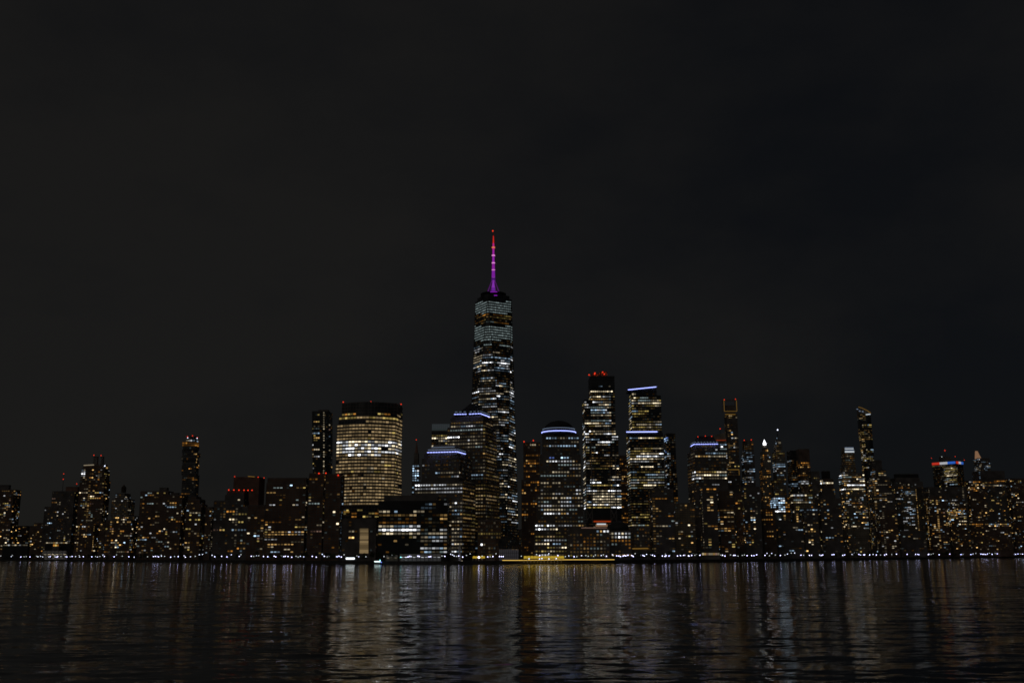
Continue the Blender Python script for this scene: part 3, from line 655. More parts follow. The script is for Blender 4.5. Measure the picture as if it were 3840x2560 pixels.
# ------------------------------------------------------------------ the rest of the skyline, left to right
RZ = lambda a, b, p=.22, c=.5, f=.95: [Z(a, b, p*.68, c*.5, f, 'R')]
r_, i_ = B('slab_apartment_block', 'brown slab block cut by the left edge of the picture', 150, [(-45, 52, 80, 1836)], RZ(1836, 2060, .3), wall='brick', depth=30, land='left-edge slab block')
box_on(r_, i_, -5, 34, 1818)
r_, i_ = B('low_roof_block', 'low distant block with few lights right of left-edge slab', 330, [(62, None, 118, 1972)], RZ(1972, 2060, .16), wall='brick', depth=25)
r_, i_ = B('step_gable_block', 'low dark block with sloping roofline left of masted tower', 300, [(112, None, 178, 1972), (128, None, 178, 1961)], RZ(1960, 2060, .16), wall='brick', depth=25)
r_, i_ = B('masted_block', 'dark apartment tower with a red-lit mast on its left corner', 190, [(168, None, 300, 1900), (197, None, 303, 1842)], RZ(1842, 2070, .16), wall='granite', depth=34, land='red-masted block')
box_on(r_, i_, 247, 292, 1825, 'rust_stone'); mast(r_, 234, 1842, 1776, i_[-1][3]+3, .6, .25, (1776, 1796)); mast(r_, 287, 1826, 1814, i_[-1][3]+6, .4, .2, (1813,))
r_, i_ = B('rounded_top_tower', 'tall apartment tower with pale lit crown and two roof masts', 260, [(292, None, 418, 1960), (300, None, 414, 1800), (306, None, 412, 1756), (314, None, 405, 1742)],
    [Z(1742, 1750, .9, .7, 1, 'W'), Z(1756, 1812, .85, .6, .9, 'W', 300, 322), Z(1752, 1812, 0.20, 0.27, .95, 'R'), Z(1812, 1960, 0.17, 0.25, .95, 'R'), Z(1960, 2070, 0.20, 0.23, .95, 'R')], wall='brick', depth=34, cat='skyscraper', land='pale-crowned twin-mast tower')
for x0, x1, y in ((351, 366, 1711), (380, 387, 1712)): box_on(r_, i_, x0, x1, y, 'granite', 'roof_stack', 4, 6)
beacons(r_, [(352, 1706), (379, 1707)], i_[-1][3]+4, 1.0); beacons(r_, [(393, 1746)], i_[-1][3]-2, 1.2, 'lamp_plain')
bar(r_, 'crown_strip', at(314, 1744, i_[-1][3]-1), at(352, 1742, i_[-1][3]-1), 'pale_lit', 1.3, .3)
r_, i_ = B('tank_topped_block', 'stepped old building with a dark water tank on its roof', 230, [(418, None, 530, 1935), (420, None, 506, 1872), (433, None, 490, 1850)],
    [Z(1850, 1890, .35, .7, .7, 'C'), Z(1890, 1935, .22, .7, .6, 'W'), Z(1935, 2070, 0.20, 0.23, .95, 'R')], wall='limestone', depth=36, land='tank-topped block')
D = i_[-1][3]+10; a = at(463, 1850, D); zt = at(463, 1828, D).z; za = at(463, 1817, D).z; rr = 4.4
m = MB(); m.lathe(a.x, D, [(rr, a.z+2), (rr*1.05, zt), (rr*1.1, zt+.3), (.3, za)], 14); tk = m.build('water_tank', MATS['bark'], r_)
for sx in (-1, 1):
    for sy in (-1, 1):
        m = MB(); m.rod((a.x+sx*2.6, D+sy*2.6, a.z-1), (a.x+sx*2.6, D+sy*2.6, a.z+2.4), .3); m.build('tank_leg', MATS['black_metal'], tk)
B('corner_loft_block', 'low warm-lit loft block below the pale-crowned tower', 90, [(285, None, 372, 1968)], RZ(1966, 2070, .34, .6), wall='brick', depth=26)
B('dense_window_block', 'low block with tight rows of warm windows below tank-topped building', 85, [(398, None, 512, 1950)], RZ(1950, 2075, .42, .55), wall='brick', depth=26, land='dense warm-window block')
r_, i_ = B('long_slab_block', 'wide slab block with small roof box right of tank-topped building', 150, [(528, None, 652, 1842)], RZ(1842, 2075, .27, .6), wall='brick', depth=30, land='wide slab block')
box_on(r_, i_, 598, 626, 1828)
r_, i_ = B('flat_roof_block', 'dark flat-roofed block in front of the shifted-box tower', 165, [(628, None, 705, 1856)], RZ(1856, 2075, .26, .5), wall='brick', depth=30, land='dark flat-roofed block')
box_on(r_, i_, 640, 668, 1848)
r_, i_ = B('tapered_roof_block', 'dark block with chamfered roof right of the shifted-box tower', 190, [(700, None, 778, 1890), (705, None, 770, 1872), (716, None, 755, 1862)], RZ(1886, 2075, .24, .5), wall='brick', depth=34)
B('narrow_brick_block', 'narrow lower brick block left of red-lamp roof block', 130, [(772, None, 812, 1902)], RZ(1902, 2075, .32, .5), wall='brick', depth=26)
r_, i_ = B('red_lamp_block', 'apartment block with a row of six red lamps on its roof', 120, [(803, None, 950, 1900), (803, None, 934, 1878), (845, None, 932, 1856), (852, None, 932, 1842)], [Z(1842, 1874, 0, 0, 0, 'R'), Z(1874, 1892, .3, .6, .8, 'C'), Z(1892, 2075, .3, .55, .75, 'R')],
    wall='granite', depth=34, land='six red-lamp roof block')
for x in (858, 877, 896, 915, 930, 945): beacon(r_, at(x, 1836 + (x-858)*.012, i_[-1][3]-2), .95)
m = MB(); a, b = at(854, 1838, i_[-1][3]-1), at(948, 1839, i_[-1][3]-1); m.rod(a, b, .25); m.build('lamp_rail', MATS['black_metal'], r_)
r_, i_ = B('windowless_block', 'big windowless reddish block with red corner lights', 640, [(878, None, 993, 1789)], [], wall='rust_stone', depth=46, grid='rust_stone', cw=9, land='windowless red block')
beacons(r_, [(880, 1786), (968, 1788), (990, 1791)], i_[-1][3]-1, .9); bar(r_, 'roof_light', at(930, 1785, i_[-1][3]), at(955, 1787, i_[-1][3]), 'strip_amber', 1.2, .4)
B('courtyard_block', 'mid-height block with scattered windows below windowless red block', 110, [(930, None, 1010, 1895)], RZ(1895, 2078, .3, .5), wall='brick', depth=28)
r_, i_ = B('wide_dark_roof_block', 'wide apartment block with dark top and pale louvre panel', 130, [(1000, None, 1168, 1812), (1004, None, 1166, 1793)], [Z(1790, 1815, 0, 0, 0, 'R'), Z(1815, 1840, 0.13, 0.31, .95, 'R'), Z(1840, 2080, .26, .65, .75, 'R')], wall='brick', depth=38, land='wide dark-topped block')
for k in range(6): bar(r_, 'louvre', at(1116, 1799+k*4, i_[-1][3]-.6), at(1140, 1798.5+k*4, i_[-1][3]-.6), 'concrete', .8, .3)
r_, i_ = B('red_cornice_block', 'apartment tower with two red lights in front of slim glass tower', 95, [(1160, None, 1228, 1776)], [Z(1776, 1800, .5, .8, .8, 'A'), Z(1800, 2080, .36, .75, .6, 'R')], wall='brick', depth=26, land='red-cornice apartment tower')
beacons(r_, [(1196, 1774), (1222, 1773)], i_[-1][3]-1, .9)
r_, i_ = B('sparse_brown_block', 'brown block with sparse windows left of tan curved tower', 110, [(1222, None, 1292, 1779)], RZ(1790, 2080, .17, .4), wall='brick', depth=28, land='sparse brown block'); beacons(r_, [(1268, 1781)], i_[-1][3]-1, .9)
# low dark block with a lit louvred shaft
r_, i_ = B('low_dark_block', 'low dark block with one tall tan lit shaft', 100, [(1285, None, 1424, 1948)], [Z(1955, 1965, .7, .9, 1, 'E', 1310, 1360), Z(1966, 1976, .9, .9, 1, 'A', 1308, 1358), Z(1980, 2075, .07, .4, 1, 'R')], wall='granite', depth=34)
D = i_[-1][3]
for k in range(14):
    y = 1984 + k*6.6; bar(r_, 'shaft_panel', at(1348, y, D-.7), at(1381, y, D-.7), 'tan_dim', 2.25, .2)
for x in (1347, 1382):
    a, b = at(x, 2076, D-.8), at(x, 1981, D-.8); b.x = a.x; m = MB(); m.rod(a, b, .35); m.build('shaft_frame', MATS['tan_stone'], r_)
# wide dark office block with white window rows
r_, i_ = B('dark_row_office', 'wide dark office block with rows of white windows at centre left', 70, [(1421, None, 1690, 1880)],
    [Z(1905, 1918, .7, .6, 1, 'C', 1420, 1572), Z(1918, 1936, .6, .9, .9, 'E', 1420, 1570), Z(1936, 1944, .95, .8, 1, 'W', 1420, 1570), Z(1944, 1964, .8, .9, 1, 'D', 1420, 1570), Z(1964, 2012, 1, .95, 1, 'W', 1420, 1570), Z(2012, 2075, .03, .3, 1, 'R', 1420, 1570),
     Z(1885, 1925, .35, .6, .7, 'C', 1572, 1690), Z(1925, 1970, .4, .6, .7, 'E', 1572, 1690), Z(1970, 2072, .85, .6, .85, 'O', 1572, 1690)], 4.2, 4.0, .72, .55, 'black_metal', 60, grid='black_metal', land='dark white-rowed office block')
box_on(r_, i_, 1440, 1640, 1858, 'granite', 'penthouse', 8, 30)
# far slim pieces behind
Dw = shore(1560)+620
r_, i_ = B('gothic_tower', 'far dark tower with a slim pointed roof left of stepped-roof tower', 0, [(1546, None, 1576, 1740), (1553, None, 1571, 1700)], [Z(1738, 1850, .8, .5, .9, 'B'), Z(1700, 1738, 0, 0, 0, 'C')], 4.0, 3.6, .6, .5, 'limestone', 20, D=Dw)
P, zb, zt, D = i_[-1]; c = sum(P, Vector())/4; m = MB(); m.loft([[(p.x, p.y, zt) for p in [q.lerp(c, .2) for q in P]], [(p.x, p.y, at(1561, 1652, D).z) for p in [q.lerp(c, .95) for q in P]]]); m.build('pointed_roof', MATS['rust_stone'], r_); beacons(r_, [(1561, 1648)], D+8, .8)
r_, i_ = B('glass_crown_tower', 'tower with pale glass box top behind the stepped-roof tower', 480, [(1619, None, 1684, 1616)], [Z(1626, 1652, .95, .8, 1, 'Y'), Z(1652, 1800, .5, .8, .8, 'Y')], 4.1, 3.4, .75, .5, 'glass_wall', 40, cat='skyscraper')
P, zb, zt, D = i_[-1]
for k in range(9):
    x = 1620+k*7.4; a = at(x, 1614, D+1); b = at(x+6.6, 1589, D+1); m = MB(); m.abox(a.x, b.x, D+1, D+1.4, zt+.2, b.z); m.build('glass_panel', emit('crown_glass', (.72, .85, .92), .035) if k == 0 else MATS['crown_glass'], r_)
bar(r_, 'crown_glow', at(1622, 1613, D+.6), at(1683, 1613, D+.6), 'teal_dim', 5.0, .3)
B('infill_warm_block', 'warm-lit block between pyramid tower and glass atrium', 110, [(1792, None, 1880, 1950)], [Z(1950, 2040, .4, .8, .7, 'E'), Z(2040, 2080, .25, .6, .7, 'O')], 4.0, 3.0, .66, .5, 'brick', 40)
r_, i_ = B('orange_window_tower', 'brown tower with sparse orange windows left of dome tower', 330, [(1955, None, 2030, 1800), (1962, None, 2026, 1660)], [Z(1660, 1672, .5, .5, 1, 'C', 1970, 2030), Z(1672, 1960, .3, .6, .65, 'A'), Z(1960, 2075, .15, .4, .8, 'A')], 3.7, 3.2, .66, .5, 'brick', 36, cat='skyscraper', land='orange-window tower')
beacons(r_, [(1965, 1655), (2000, 1651)], i_[-1][3]-1, .9)
B('gap_block', 'dark narrow block seen between bright braced and white-line towers', 620, [(2318, None, 2356, 1708)], [Z(1720, 1960, .35, .6, .8, 'A')], 3.8, 3.2, .66, .5, 'brick', 24)
r_, i_ = B('violet_light_tower', 'dark tower with small violet-white lights right of white-line slab', 440, [(2492, None, 2540, 1790), (2490, None, 2532, 1626)], [Z(1640, 1660, .5, .1, 1, 'V', 2490, 2505), Z(1680, 1700, .2, .1, 1, 'V', 2490, 2510), Z(1700, 2000, .4, .7, .7, 'C', 2490, 2512), Z(1626, 2000, .12, .5, .7, 'D')], 3.8, 3.2, .7, .5, 'glass_wall', 30, cat='skyscraper', piers=False, land='violet-lit dark tower')
r_, i_ = B('dark_apartment_slab', 'dark apartment slab with scattered white windows by the water', 75, [(2434, None, 2524, 1834)], [Z(1834, 2070, .24, .6, .75, 'R'), Z(1850, 1880, .3, .6, .8, 'C')], 3.3, 4.3, .52, .52, 'granite', 26, land='dark waterside slab')
box_on(r_, i_, 2452, 2500, 1828)
B('tan_wall_block', 'tan low block right of the dark waterside slab', 180, [(2518, None, 2604, 1888)], [Z(1888, 1990, 0.10, 0.23, .95, 'R'), Z(1990, 2040, 0.39, 0.31, .95, 'R', 2540, 2600), Z(2040, 2075, 0.10, 0.18, .95, 'R')], 3.3, 3.2, .62, .5, 'tan_stone', 30, land='tan low block')
B('far_gap_block', 'far dim block in the gap right of the tallest spire tower', 640, [(1915, None, 1992, 1985)], [Z(1985, 2070, .2, .3, 1, 'D')], 3.8, 3.6, .6, .5, 'granite', 30)
# low domed gatehouse and its wing
r_, i_ = B('low_arcade_block', 'low stone block with small window rows beside a dark dome', 95, [(2128, None, 2285, 1982)], [Z(1985, 2000, .75, .7, 1, 'W', 2232, 2282), Z(2000, 2060, .4, .6, .8, 'D'), Z(2060, 2066, .7, .8, 1, 'Y'), Z(2066, 2085, .8, .8, 1, 'E')], 3.9, 4.0, .55, .5, 'granite', 40)
bar(r_, 'cornice_light', at(2180, 1978, i_[-1][3]-1), at(2276, 1978, i_[-1][3]-1), 'rose_dim', 1.0, .3)
r_, i_ = B('dome_gatehouse', 'low building under a dark round dome left of waterside slab', 85, [(2280, None, 2366, 1990)], [Z(1990, 2022, .8, .8, .9, 'W'), Z(2022, 2036, .8, .8, 1, 'A'), Z(2036, 2070, .4, .6, .8, 'D'), Z(2066, 2082, .7, .9, 1, 'A')], 3.9, 4.0, .55, .5, 'granite', 36, land='dark-domed gatehouse')
P, zb, zt, D = i_[-1]; c = sum(P, Vector())/4; c.x = at(2318, 1980, c.y).x; rr = at(2358, 1980, c.y).x - c.x; zd = at(2318, 1980, c.y).z; za = at(2318, 1953, c.y).z
m = MB(); m.lathe(c.x, c.y, [(rr, zt-.2), (rr, zd)] + [(rr*math.cos(t*math.pi/16), zd+(za-zd)*math.sin(t*math.pi/16)) for t in range(1, 8)], 24); m.build('dome', MATS['black_metal'], r_, True)
r_, i_ = B('grey_base_block', 'plain grey low block with thin orange light near its base', 110, [(2366, None, 2436, 1975)], [Z(1975, 2060, .06, .5, .8, 'D')], 3.9, 3.2, .6, .5, 'concrete', 30)
bar(r_, 'orange_strip', at(2371, 2056, i_[-1][3]-1), at(2431, 2055, i_[-1][3]-1), 'strip_amber', 1.2, .3)
r_, i_ = B('grey_slope_block', 'grey roofed tower with thin red line behind the mansard tower', 420, [(2664, None, 2724, 1652)], [Z(1656, 1800, .5, .8, .8, 'W'), Z(1800, 2060, .2, .5, .6, 'R')], 3.8, 3.2, .7, .5, 'concrete', 26, cat='skyscraper')
D = i_[-1][3]; m = MB(); a, b = at(2668, 1652, D+2), at(2722, 1652, D+2); z1 = at(2668, 1636, D+2).z; z2 = at(2722, 1620, D+2).z
m.v = [Vector(p) for p in ((a.x, D+2, a.z-.5), (b.x, D+2, a.z-.5), (b.x, D+2, z2), (a.x, D+2, z1))]; m.v += [p+Vector((0, 16, 0)) for p in m.v]; m.f = [(0,1,2,3),(7,6,5,4),(3,2,6,7),(1,5,6,2),(0,3,7,4)]; m.build('sloped_roof', MATS['limestone'], r_)
bar(r_, 'red_line', at(2686, 1650, D-.6), at(2722, 1650, D-.6), 'sign_orange', .8, .2); mast(r_, 2701, 1630, 1609, D+6, .4, .2, (1607,))
B('steady_window_block', 'dark apartment block with a column of bright windows below mansard tower', 85, [(2622, None, 2686, 1826)], [Z(1826, 1836, .5, .6, 1, 'A'), Z(1836, 2060, 0.33, 0.23, .95, 'R', 2656, 2672), Z(1836, 2060, 0.10, 0.18, .95, 'R')], 3.3, 4.2, .52, .52, 'granite', 26, land='bright-column block')
B('rowed_apartment_block', 'apartment block with short rows of warm windows below open-frame tower', 85, [(2682, None, 2748, 1838)], [Z(1838, 1900, 0.26, 0.23, .95, 'R'), Z(1900, 1960, .75, .8, .85, 'R'), Z(1960, 1975, .1, .4, .6, 'R'), Z(1975, 2025, .7, .8, .85, 'R'), Z(2025, 2070, 0.13, 0.23, .95, 'R')], 3.3, 4.2, .52, .52, 'brick', 26, land='warm-rowed block')
B('narrow_link_block', 'narrow dark block with few windows right of warm-rowed block', 120, [(2744, None, 2782, 1850)], RZ(1850, 2060, .14, .3), wall='brick', depth=22)
r_, i_ = B('twin_beacon_tower', 'office tower with two red roof beacons left of white-tipped spire', 520, [(2779, None, 2832, 1800), (2780, None, 2828, 1700), (2784, None, 2824, 1652)], [Z(1690, 1810, .6, .6, .8, 'C'), Z(1652, 1690, .1, .4, .8, 'D'), Z(1810, 2060, 0.13, 0.18, .95, 'R')], 3.8, 3.4, .66, .5, 'granite', 30, cat='skyscraper', land='twin-beacon tower')
beacons(r_, [(2791, 1650), (2817, 1648)], i_[-1][3]-1, .9)
r_, i_ = B('dark_balcony_tower', 'dark waterside tower with pairs of bright windows below twin-beacon tower', 80, [(2772, None, 2848, 1826)], [Z(1830, 2050, 0.26, 0.25, .95, 'R', 2782, 2832), Z(1830, 2060, 0.04, 0.13, .95, 'R')], 3.3, 4.3, .54, .52, 'granite', 28, land='dark paired-window tower')
box_on(r_, i_, 2790, 2826, 1820)
Ds = shore(2866)+680
r_, i_ = B('white_tip_tower', 'slim tower with a glaring white lantern at its tip', 0, [(2848, None, 2890, 1760), (2851, None, 2888, 1694), (2858, None, 2880, 1680)], [Z(1692, 1720, .7, .6, .9, 'Y', 2848, 2862), Z(1692, 1740, .7, .6, .9, 'Y', 2876, 2892), Z(1680, 2060, .3, .5, .8, 'A')], 3.8, 3.0, .6, .5, 'limestone', 22, cat='skyscraper', land='white-tipped tower', D=Ds)
P, zb, zt, D = i_[-1]; c = sum(P, Vector())/4; c.x = at(2866, 1670, c.y).x
m = MB(); m.lathe(c.x, c.y, [(5, zt), (4.6, at(2866, 1668, c.y).z), (1.5, at(2866, 1655, c.y).z), (.3, at(2866, 1641, c.y).z)], 8); m.build('spire', MATS['limestone'], r_)
m = MB(); zl = at(2866, 1663, c.y).z; m.lathe(c.x, c.y-3.2, [(.4, zl-3.6), (2.9, zl-2.8), (3.0, zl+1), (1.2, zl+4), (.2, zl+8)], 10); m.build('lantern', MATS['beacon_white'], r_)
Dn = shore(2918)+640
r_, i_ = B('stepped_spire_tower', 'stepped tower with a tiny bluish light on its tall needle', 0, [(2890, None, 2946, 1800), (2896, None, 2942, 1694), (2902, None, 2932, 1665), (2908, None, 2928, 1650)],
    [Z(1650, 1664, .7, .6, 1, 'C'), Z(1664, 1690, .3, .6, .8, 'D'), Z(1690, 1724, .6, .7, .9, 'E'), Z(1734, 1752, .95, .8, 1, 'C'), Z(1752, 1790, .3, .5, .8, 'C'), Z(1796, 1808, .8, .9, 1, 'E'), Z(1808, 2060, 0.07, 0.18, .95, 'R')], 4.0, 3.4, .66, .5, 'limestone', 30, cat='skyscraper', land='needle-topped stepped tower', D=Dn)
D = i_[-1][3]; mast(r_, 2916, 1650, 1613, D+5, 1.6, .3); beacons(r_, [(2916, 1611)], D+5, 1.3, 'lamp_plain'); beacons(r_, [(2913, 1642)], D+3, .7, 'cool_lit')
B('black_flat_tower', 'black flat-topped tower right of the needle-topped tower', 560, [(2950, None, 2985, 1690)], [Z(1724, 1732, .9, .9, 1, 'C'), Z(1786, 1794, .9, .9, 1, 'E'), Z(1810, 1822, .9, .9, 1, 'C'), Z(1732, 1800, .12, .4, .7, 'D'), Z(1822, 2060, 0.10, 0.18, .95, 'R')], 3.8, 3.4, .7, .5, 'black_metal', 26, grid='black_metal')
B('brown_broad_tower', 'broad brownish tower with rows of orange windows right of black tower', 600, [(2981, None, 3034, 1684)], [Z(1730, 1752, .6, .6, 1, 'A'), Z(1772, 1800, .75, .6, .85, 'A'), Z(1800, 1812, .9, .9, 1, 'C'), Z(1812, 2060, 0.13, 0.18, .95, 'R')], 3.8, 3.4, .66, .5, 'brick', 30, cat='skyscraper', land='brown broad tower')
B('sparkling_block', 'mid-height block with glittering white-blue windows above a small dome', 330, [(2884, None, 2960, 1862)], [Z(1862, 1924, .85, .3, 1, 'B', 2890, 2944), Z(1862, 1924, .7, .5, 1, 'A'), Z(1924, 2060, 0.13, 0.18, .95, 'R')], 3.9, 3.3, .62, .52, 'brick', 30, land='glittering block')
B('tan_flank_block', 'block with tan flank and warm window rows right of glittering block', 300, [(2964, 2974, 3046, 1850)], [Z(1852, 1862, .7, .6, 1, 'Y'), Z(1862, 1872, .1, .3, 1, 'Y'), Z(1872, 1888, .8, .7, 1, 'Y'), Z(1888, 2060, 0.10, 0.18, .95, 'R')], 3.9, 3.4, .66, .5, 'tan_stone', 26)
r_, i_ = B('lit_dome_block', 'dark block with a small dome uplit white', 190, [(2880, None, 2958, 1950)], [Z(1950, 2060, 0.15, 0.23, .95, 'R')], 3.4, 4.3, .52, .52, 'granite', 30)
P, zb, zt, D = i_[-1]; c = sum(P, Vector())/4; c.x = at(2918, 1930, c.y).x; rr = at(2938, 1930, c.y).x-c.x
m = MB(); m.lathe(c.x, c.y, [(rr, zt-.2), (rr, zt+2)] + [(rr*math.cos(t*math.pi/16), zt+2+rr*1.25*math.sin(t*math.pi/16)) for t in range(1, 8)], 20); m.build('dome', MATS['roof_metal'], r_, True)
m = MB(); m.lathe(c.x, c.y-rr-3, [(.5, zt+1.1), (1.6, zt+1.2), (1.6, zt+2.0), (.5, zt+2.1)], 8); m.build('uplight', MATS['white_hot'], r_)
B('low_copper_block', 'low brown apartment block with a left column of orange windows', 85, [(2846, None, 2906, 1905)], [Z(1905, 2020, .6, .6, .8, 'A', 2872, 2900), Z(1905, 2050, 0.08, 0.13, .95, 'R')], 3.3, 4.3, .52, .5, 'brick', 24, land='brown orange-column block')
B('waterside_mid_block', 'dark waterside block with few wide windows below tan-flank block', 80, [(2900, None, 3010, 1962)], [Z(1962, 2068, 0.13, 0.27, .95, 'R')], 3.2, 3.3, .7, .5, 'granite', 26, land='dark wide-window block')
B('white_dot_block', 'dark block with white and warm dots right of tan-flank block', 110, [(2996, None, 3066, 1905)], [Z(1905, 1925, .5, .6, .9, 'C'), Z(1925, 2068, 0.15, 0.23, .95, 'R')], 3.3, 4.3, .52, .5, 'granite', 26)
B('thin_grey_block', 'thin grey block with scattered dots behind white-dot block', 480, [(3030, None, 3072, 1768)], RZ(1775, 2060, .16, .3), wall='concrete', depth=22)
r_, i_ = B('gold_crown_block', 'distant block with bright cream lit top storey', 520, [(3062, None, 3130, 1830), (3072, None, 3124, 1796)], [Z(1796, 1802, .6, .8, 1, 'A'), Z(1802, 1814, 1, .9, 1, 'GW'), Z(1830, 1846, .6, .6, 1, 'W'), Z(1846, 2060, 0.13, 0.18, .95, 'R')], 3.9, 3.2, .75, .6, 'brick', 28, land='cream-crowned block')
box_on(r_, i_, 3086, 3112, 1766, 'black_metal', 'roof_stack', 6, 12)
r_, i_ = B('black_stepped_block', 'black stepped waterside tower below the cream-crowned block', 80, [(3056, None, 3152, 1870), (3070, None, 3128, 1842)], [Z(1872, 2068, 0.17, 0.25, .95, 'R')], 3.3, 4.3, .52, .52, 'granite', 28, land='black stepped tower'); box_on(r_, i_, 3088, 3112, 1832, 'granite')
r_, i_ = B('white_crown_tower', 'tower with bright white banded crown left of sloping-crown tower', 380, [(3144, None, 3240, 1775), (3150, None, 3208, 1742), (3154, None, 3203, 1697)], [Z(1697, 1742, .45, .5, .8, 'D'), Z(1742, 1772, .03, .3, .8, 'D'), Z(1772, 1836, .6, .8, .8, 'W'), Z(1836, 2060, 0.13, 0.18, .95, 'R')], 3.8, 3.2, .7, .5, 'limestone', 30, cat='skyscraper', land='white-crowned tower')
P, zb, zt, D = i_[-1]; c = sum(P, Vector())/4
for k, (y0, y1, f) in enumerate(((1696, 1686, 0.0), (1685, 1676, .06))):
    Q = [p.lerp(c, f) for p in P]; za, zc = at(3178, y0, D).z, at(3178, y1, D).z; m = MB(); m.loft([[(p.x, p.y, za) for p in Q], [(p.x, p.y, zc) for p in Q]]); m.build('crown_tier', MATS['limestone'], r_)
    a, b = Q[0].copy(), Q[1].copy(); a.y -= .6; b.y -= .6; a.z = b.z = za+1.6; bar(r_, 'crown_light', a, b, 'crown_white', 2.2 if k == 0 else 1.2, .3); a.z = b.z = zc-.8; bar(r_, 'crown_light', a, b, 'strip_soft', 1.0, .3)
B('dim_grey_facade_block', 'mid-height block with dim grey facade and scattered windows', 110, [(3152, None, 3250, 1860)], [Z(1860, 1985, .34, .4, .85, 'R'), Z(1985, 2068, 0.10, 0.18, .95, 'R')], 3.2, 3.2, .62, .5, 'tan_stone', 28, land='dim grey-faced block')
r_, i_ = B('dark_step_tower', 'dark tower with stair-stepped roof right of sloping-crown tower', 200, [(3252, None, 3352, 1820), (3258, None, 3336, 1790), (3264, None, 3322, 1762), (3266, None, 3305, 1726)], [Z(1726, 1760, 0, 0, 0, 'R'), Z(1760, 1850, .4, .6, .85, 'R'), Z(1850, 2060, 0.17, 0.23, .95, 'R')], 3.4, 4.3, .54, .52, 'granite', 34, land='stair-stepped tower')
B('low_white_row_block', 'lower block with rows of white windows below stair-stepped tower', 80, [(3278, None, 3362, 1910)], [Z(1910, 2068, 0.22, 0.29, .95, 'R')], 3.3, 4.3, .56, .5, 'brick', 26, land='white-rowed low block')
r_, i_ = B('hip_roof_block', 'block with a dark broad roof box right of stair-stepped tower', 260, [(3330, None, 3460, 1806), (3338, None, 3448, 1792)], [Z(1806, 1900, 0.14, 0.23, .95, 'R'), Z(1900, 2060, 0.13, 0.23, .95, 'R')], 3.4, 4.3, .52, .5, 'granite', 36, land='broad-roofed block'); box_on(r_, i_, 3358, 3444, 1777, 'black_metal')
B('tan_right_flank_block', 'block with tan right flank and white windows below broad-roofed block', 110, [(3378, 3432, 3470, 1830)], [Z(1830, 2060, .4, .6, .8, 'C', 3378, 3432), Z(1830, 2060, 0.03, 0.13, .95, 'R')], 3.2, 3.2, .62, .5, 'tan_stone', 30, land='tan-flanked block')
# block with a red, white and blue band
Db = shore(3556)+420
r_, i_ = B('banner_crown_tower', 'tower crowned with red white and blue light bands', 0, [(3502, 3590, 3612, 1800), (3496, 3584, 3618, 1738)], [Z(1738, 1752, .75, .8, 1, 'E', 3490, 3585), Z(1752, 1816, .9, .9, .92, 'Y', 3540, 3590), Z(1752, 1816, .1, .4, .6, 'D'), Z(1816, 2060, 0.13, 0.18, .95, 'R')], 3.6, 3.0, .7, .5, 'black_metal', 40, grid='black_metal', cat='skyscraper', land='red-white-blue crowned tower', D=Db)
P, zb, zt, D = i_[-1]
def band(xa, xb, mat, f0, f1, side):
    A, C_ = (P[0], P[1]) if not side else (P[1], P[2])
    a, b = A.lerp(C_, f0), A.lerp(C_, f1); u = (b-a).normalized(); n_ = Vector((u.y, -u.x, 0)); q = (a+b)/2 + n_*1.6; m = MB(); m.box((q.x, q.y, zt+3.2), u*((b-a).length/2-.15), n_*.35, (0, 0, 2.9)); m.build('light_band', MATS[mat], r_)
for k in range(9): band(0, 0, ('sign_red',)*3 + ('sign_white',)*3 + ('sign_blue',)*3 and (['sign_red']*3+['sign_white']*3+['sign_blue']*3)[k], k/9, (k+1)/9, False)
for k in range(3): band(0, 0, ['sign_red', 'sign_white', 'sign_blue'][k], k/3, (k+1)/3, True)
m = MB(); m.loft([[(p.x, p.y, zt+.2) for p in P], [(p.x, p.y, zt+6.4) for p in P]]); m.build('crown_wall', MATS['black_metal'], r_)
D2, z2 = box_on(r_, i_, 3528, 3566, 1712, 'granite', 'penthouse', 44, 12); mast(r_, 3545, 1712, 1688, D2+4, .5, .25, (1687, 1690)); beacons(r_, [(3493, 1717), (3582, 1711), (3616, 1724)], D-1.5, .8); beacons(r_, [(3532, 1712)], D2-1, .8, 'lamp_faint')
B('dark_base_block', 'dark block directly below the red white and blue crowned tower', 250, [(3462, None, 3622, 1826)], RZ(1830, 2060, .12, .4), wall='granite', depth=34)
B('pair_window_block', 'waterside block with paired warm windows left of dense-window block', 80, [(3464, None, 3546, 1858)], [Z(1858, 2040, 0.23, 0.23, .95, 'R'), Z(2040, 2060, 0.07, 0.18, .95, 'R')], 3.3, 4.3, .54, .52, 'brick', 28, land='paired-window waterside block')
B('pink_window_block', 'waterside block with pale tight windows below the crowned tower', 85, [(3540, None, 3618, 1870)], [Z(1870, 1900, .4, .6, .9, 'C'), Z(1900, 1965, .6, .6, .85, 'R'), Z(1965, 2060, 0.13, 0.23, .95, 'R')], 3.2, 3.1, .66, .5, 'brick', 28, land='pale tight-window block')
B('long_right_block', 'wide warm-windowed block left of the blunt dark tower', 140, [(3612, None, 3690, 1802)], [Z(1802, 1860, 0.26, 0.31, .95, 'R'), Z(1860, 2060, 0.15, 0.23, .95, 'R')], 3.4, 4.3, .56, .5, 'brick', 30, land='wide warm-windowed block')
r_, i_ = B('glow_tip_tower', 'far tower with rose lit pointed top near the right edge', 520, [(3650, None, 3711, 1718)], [Z(1720, 1765, .4, .5, .8, 'C')], 3.6, 3.0, .62, .5, 'granite', 26, cat='skyscraper', land='rose-tipped tower')
D = i_[-1][3]; a = at(3661, 1714, D+6); b = at(3680, 1714, D+6); za = at(3668, 1690, D+6).z; m = MB()
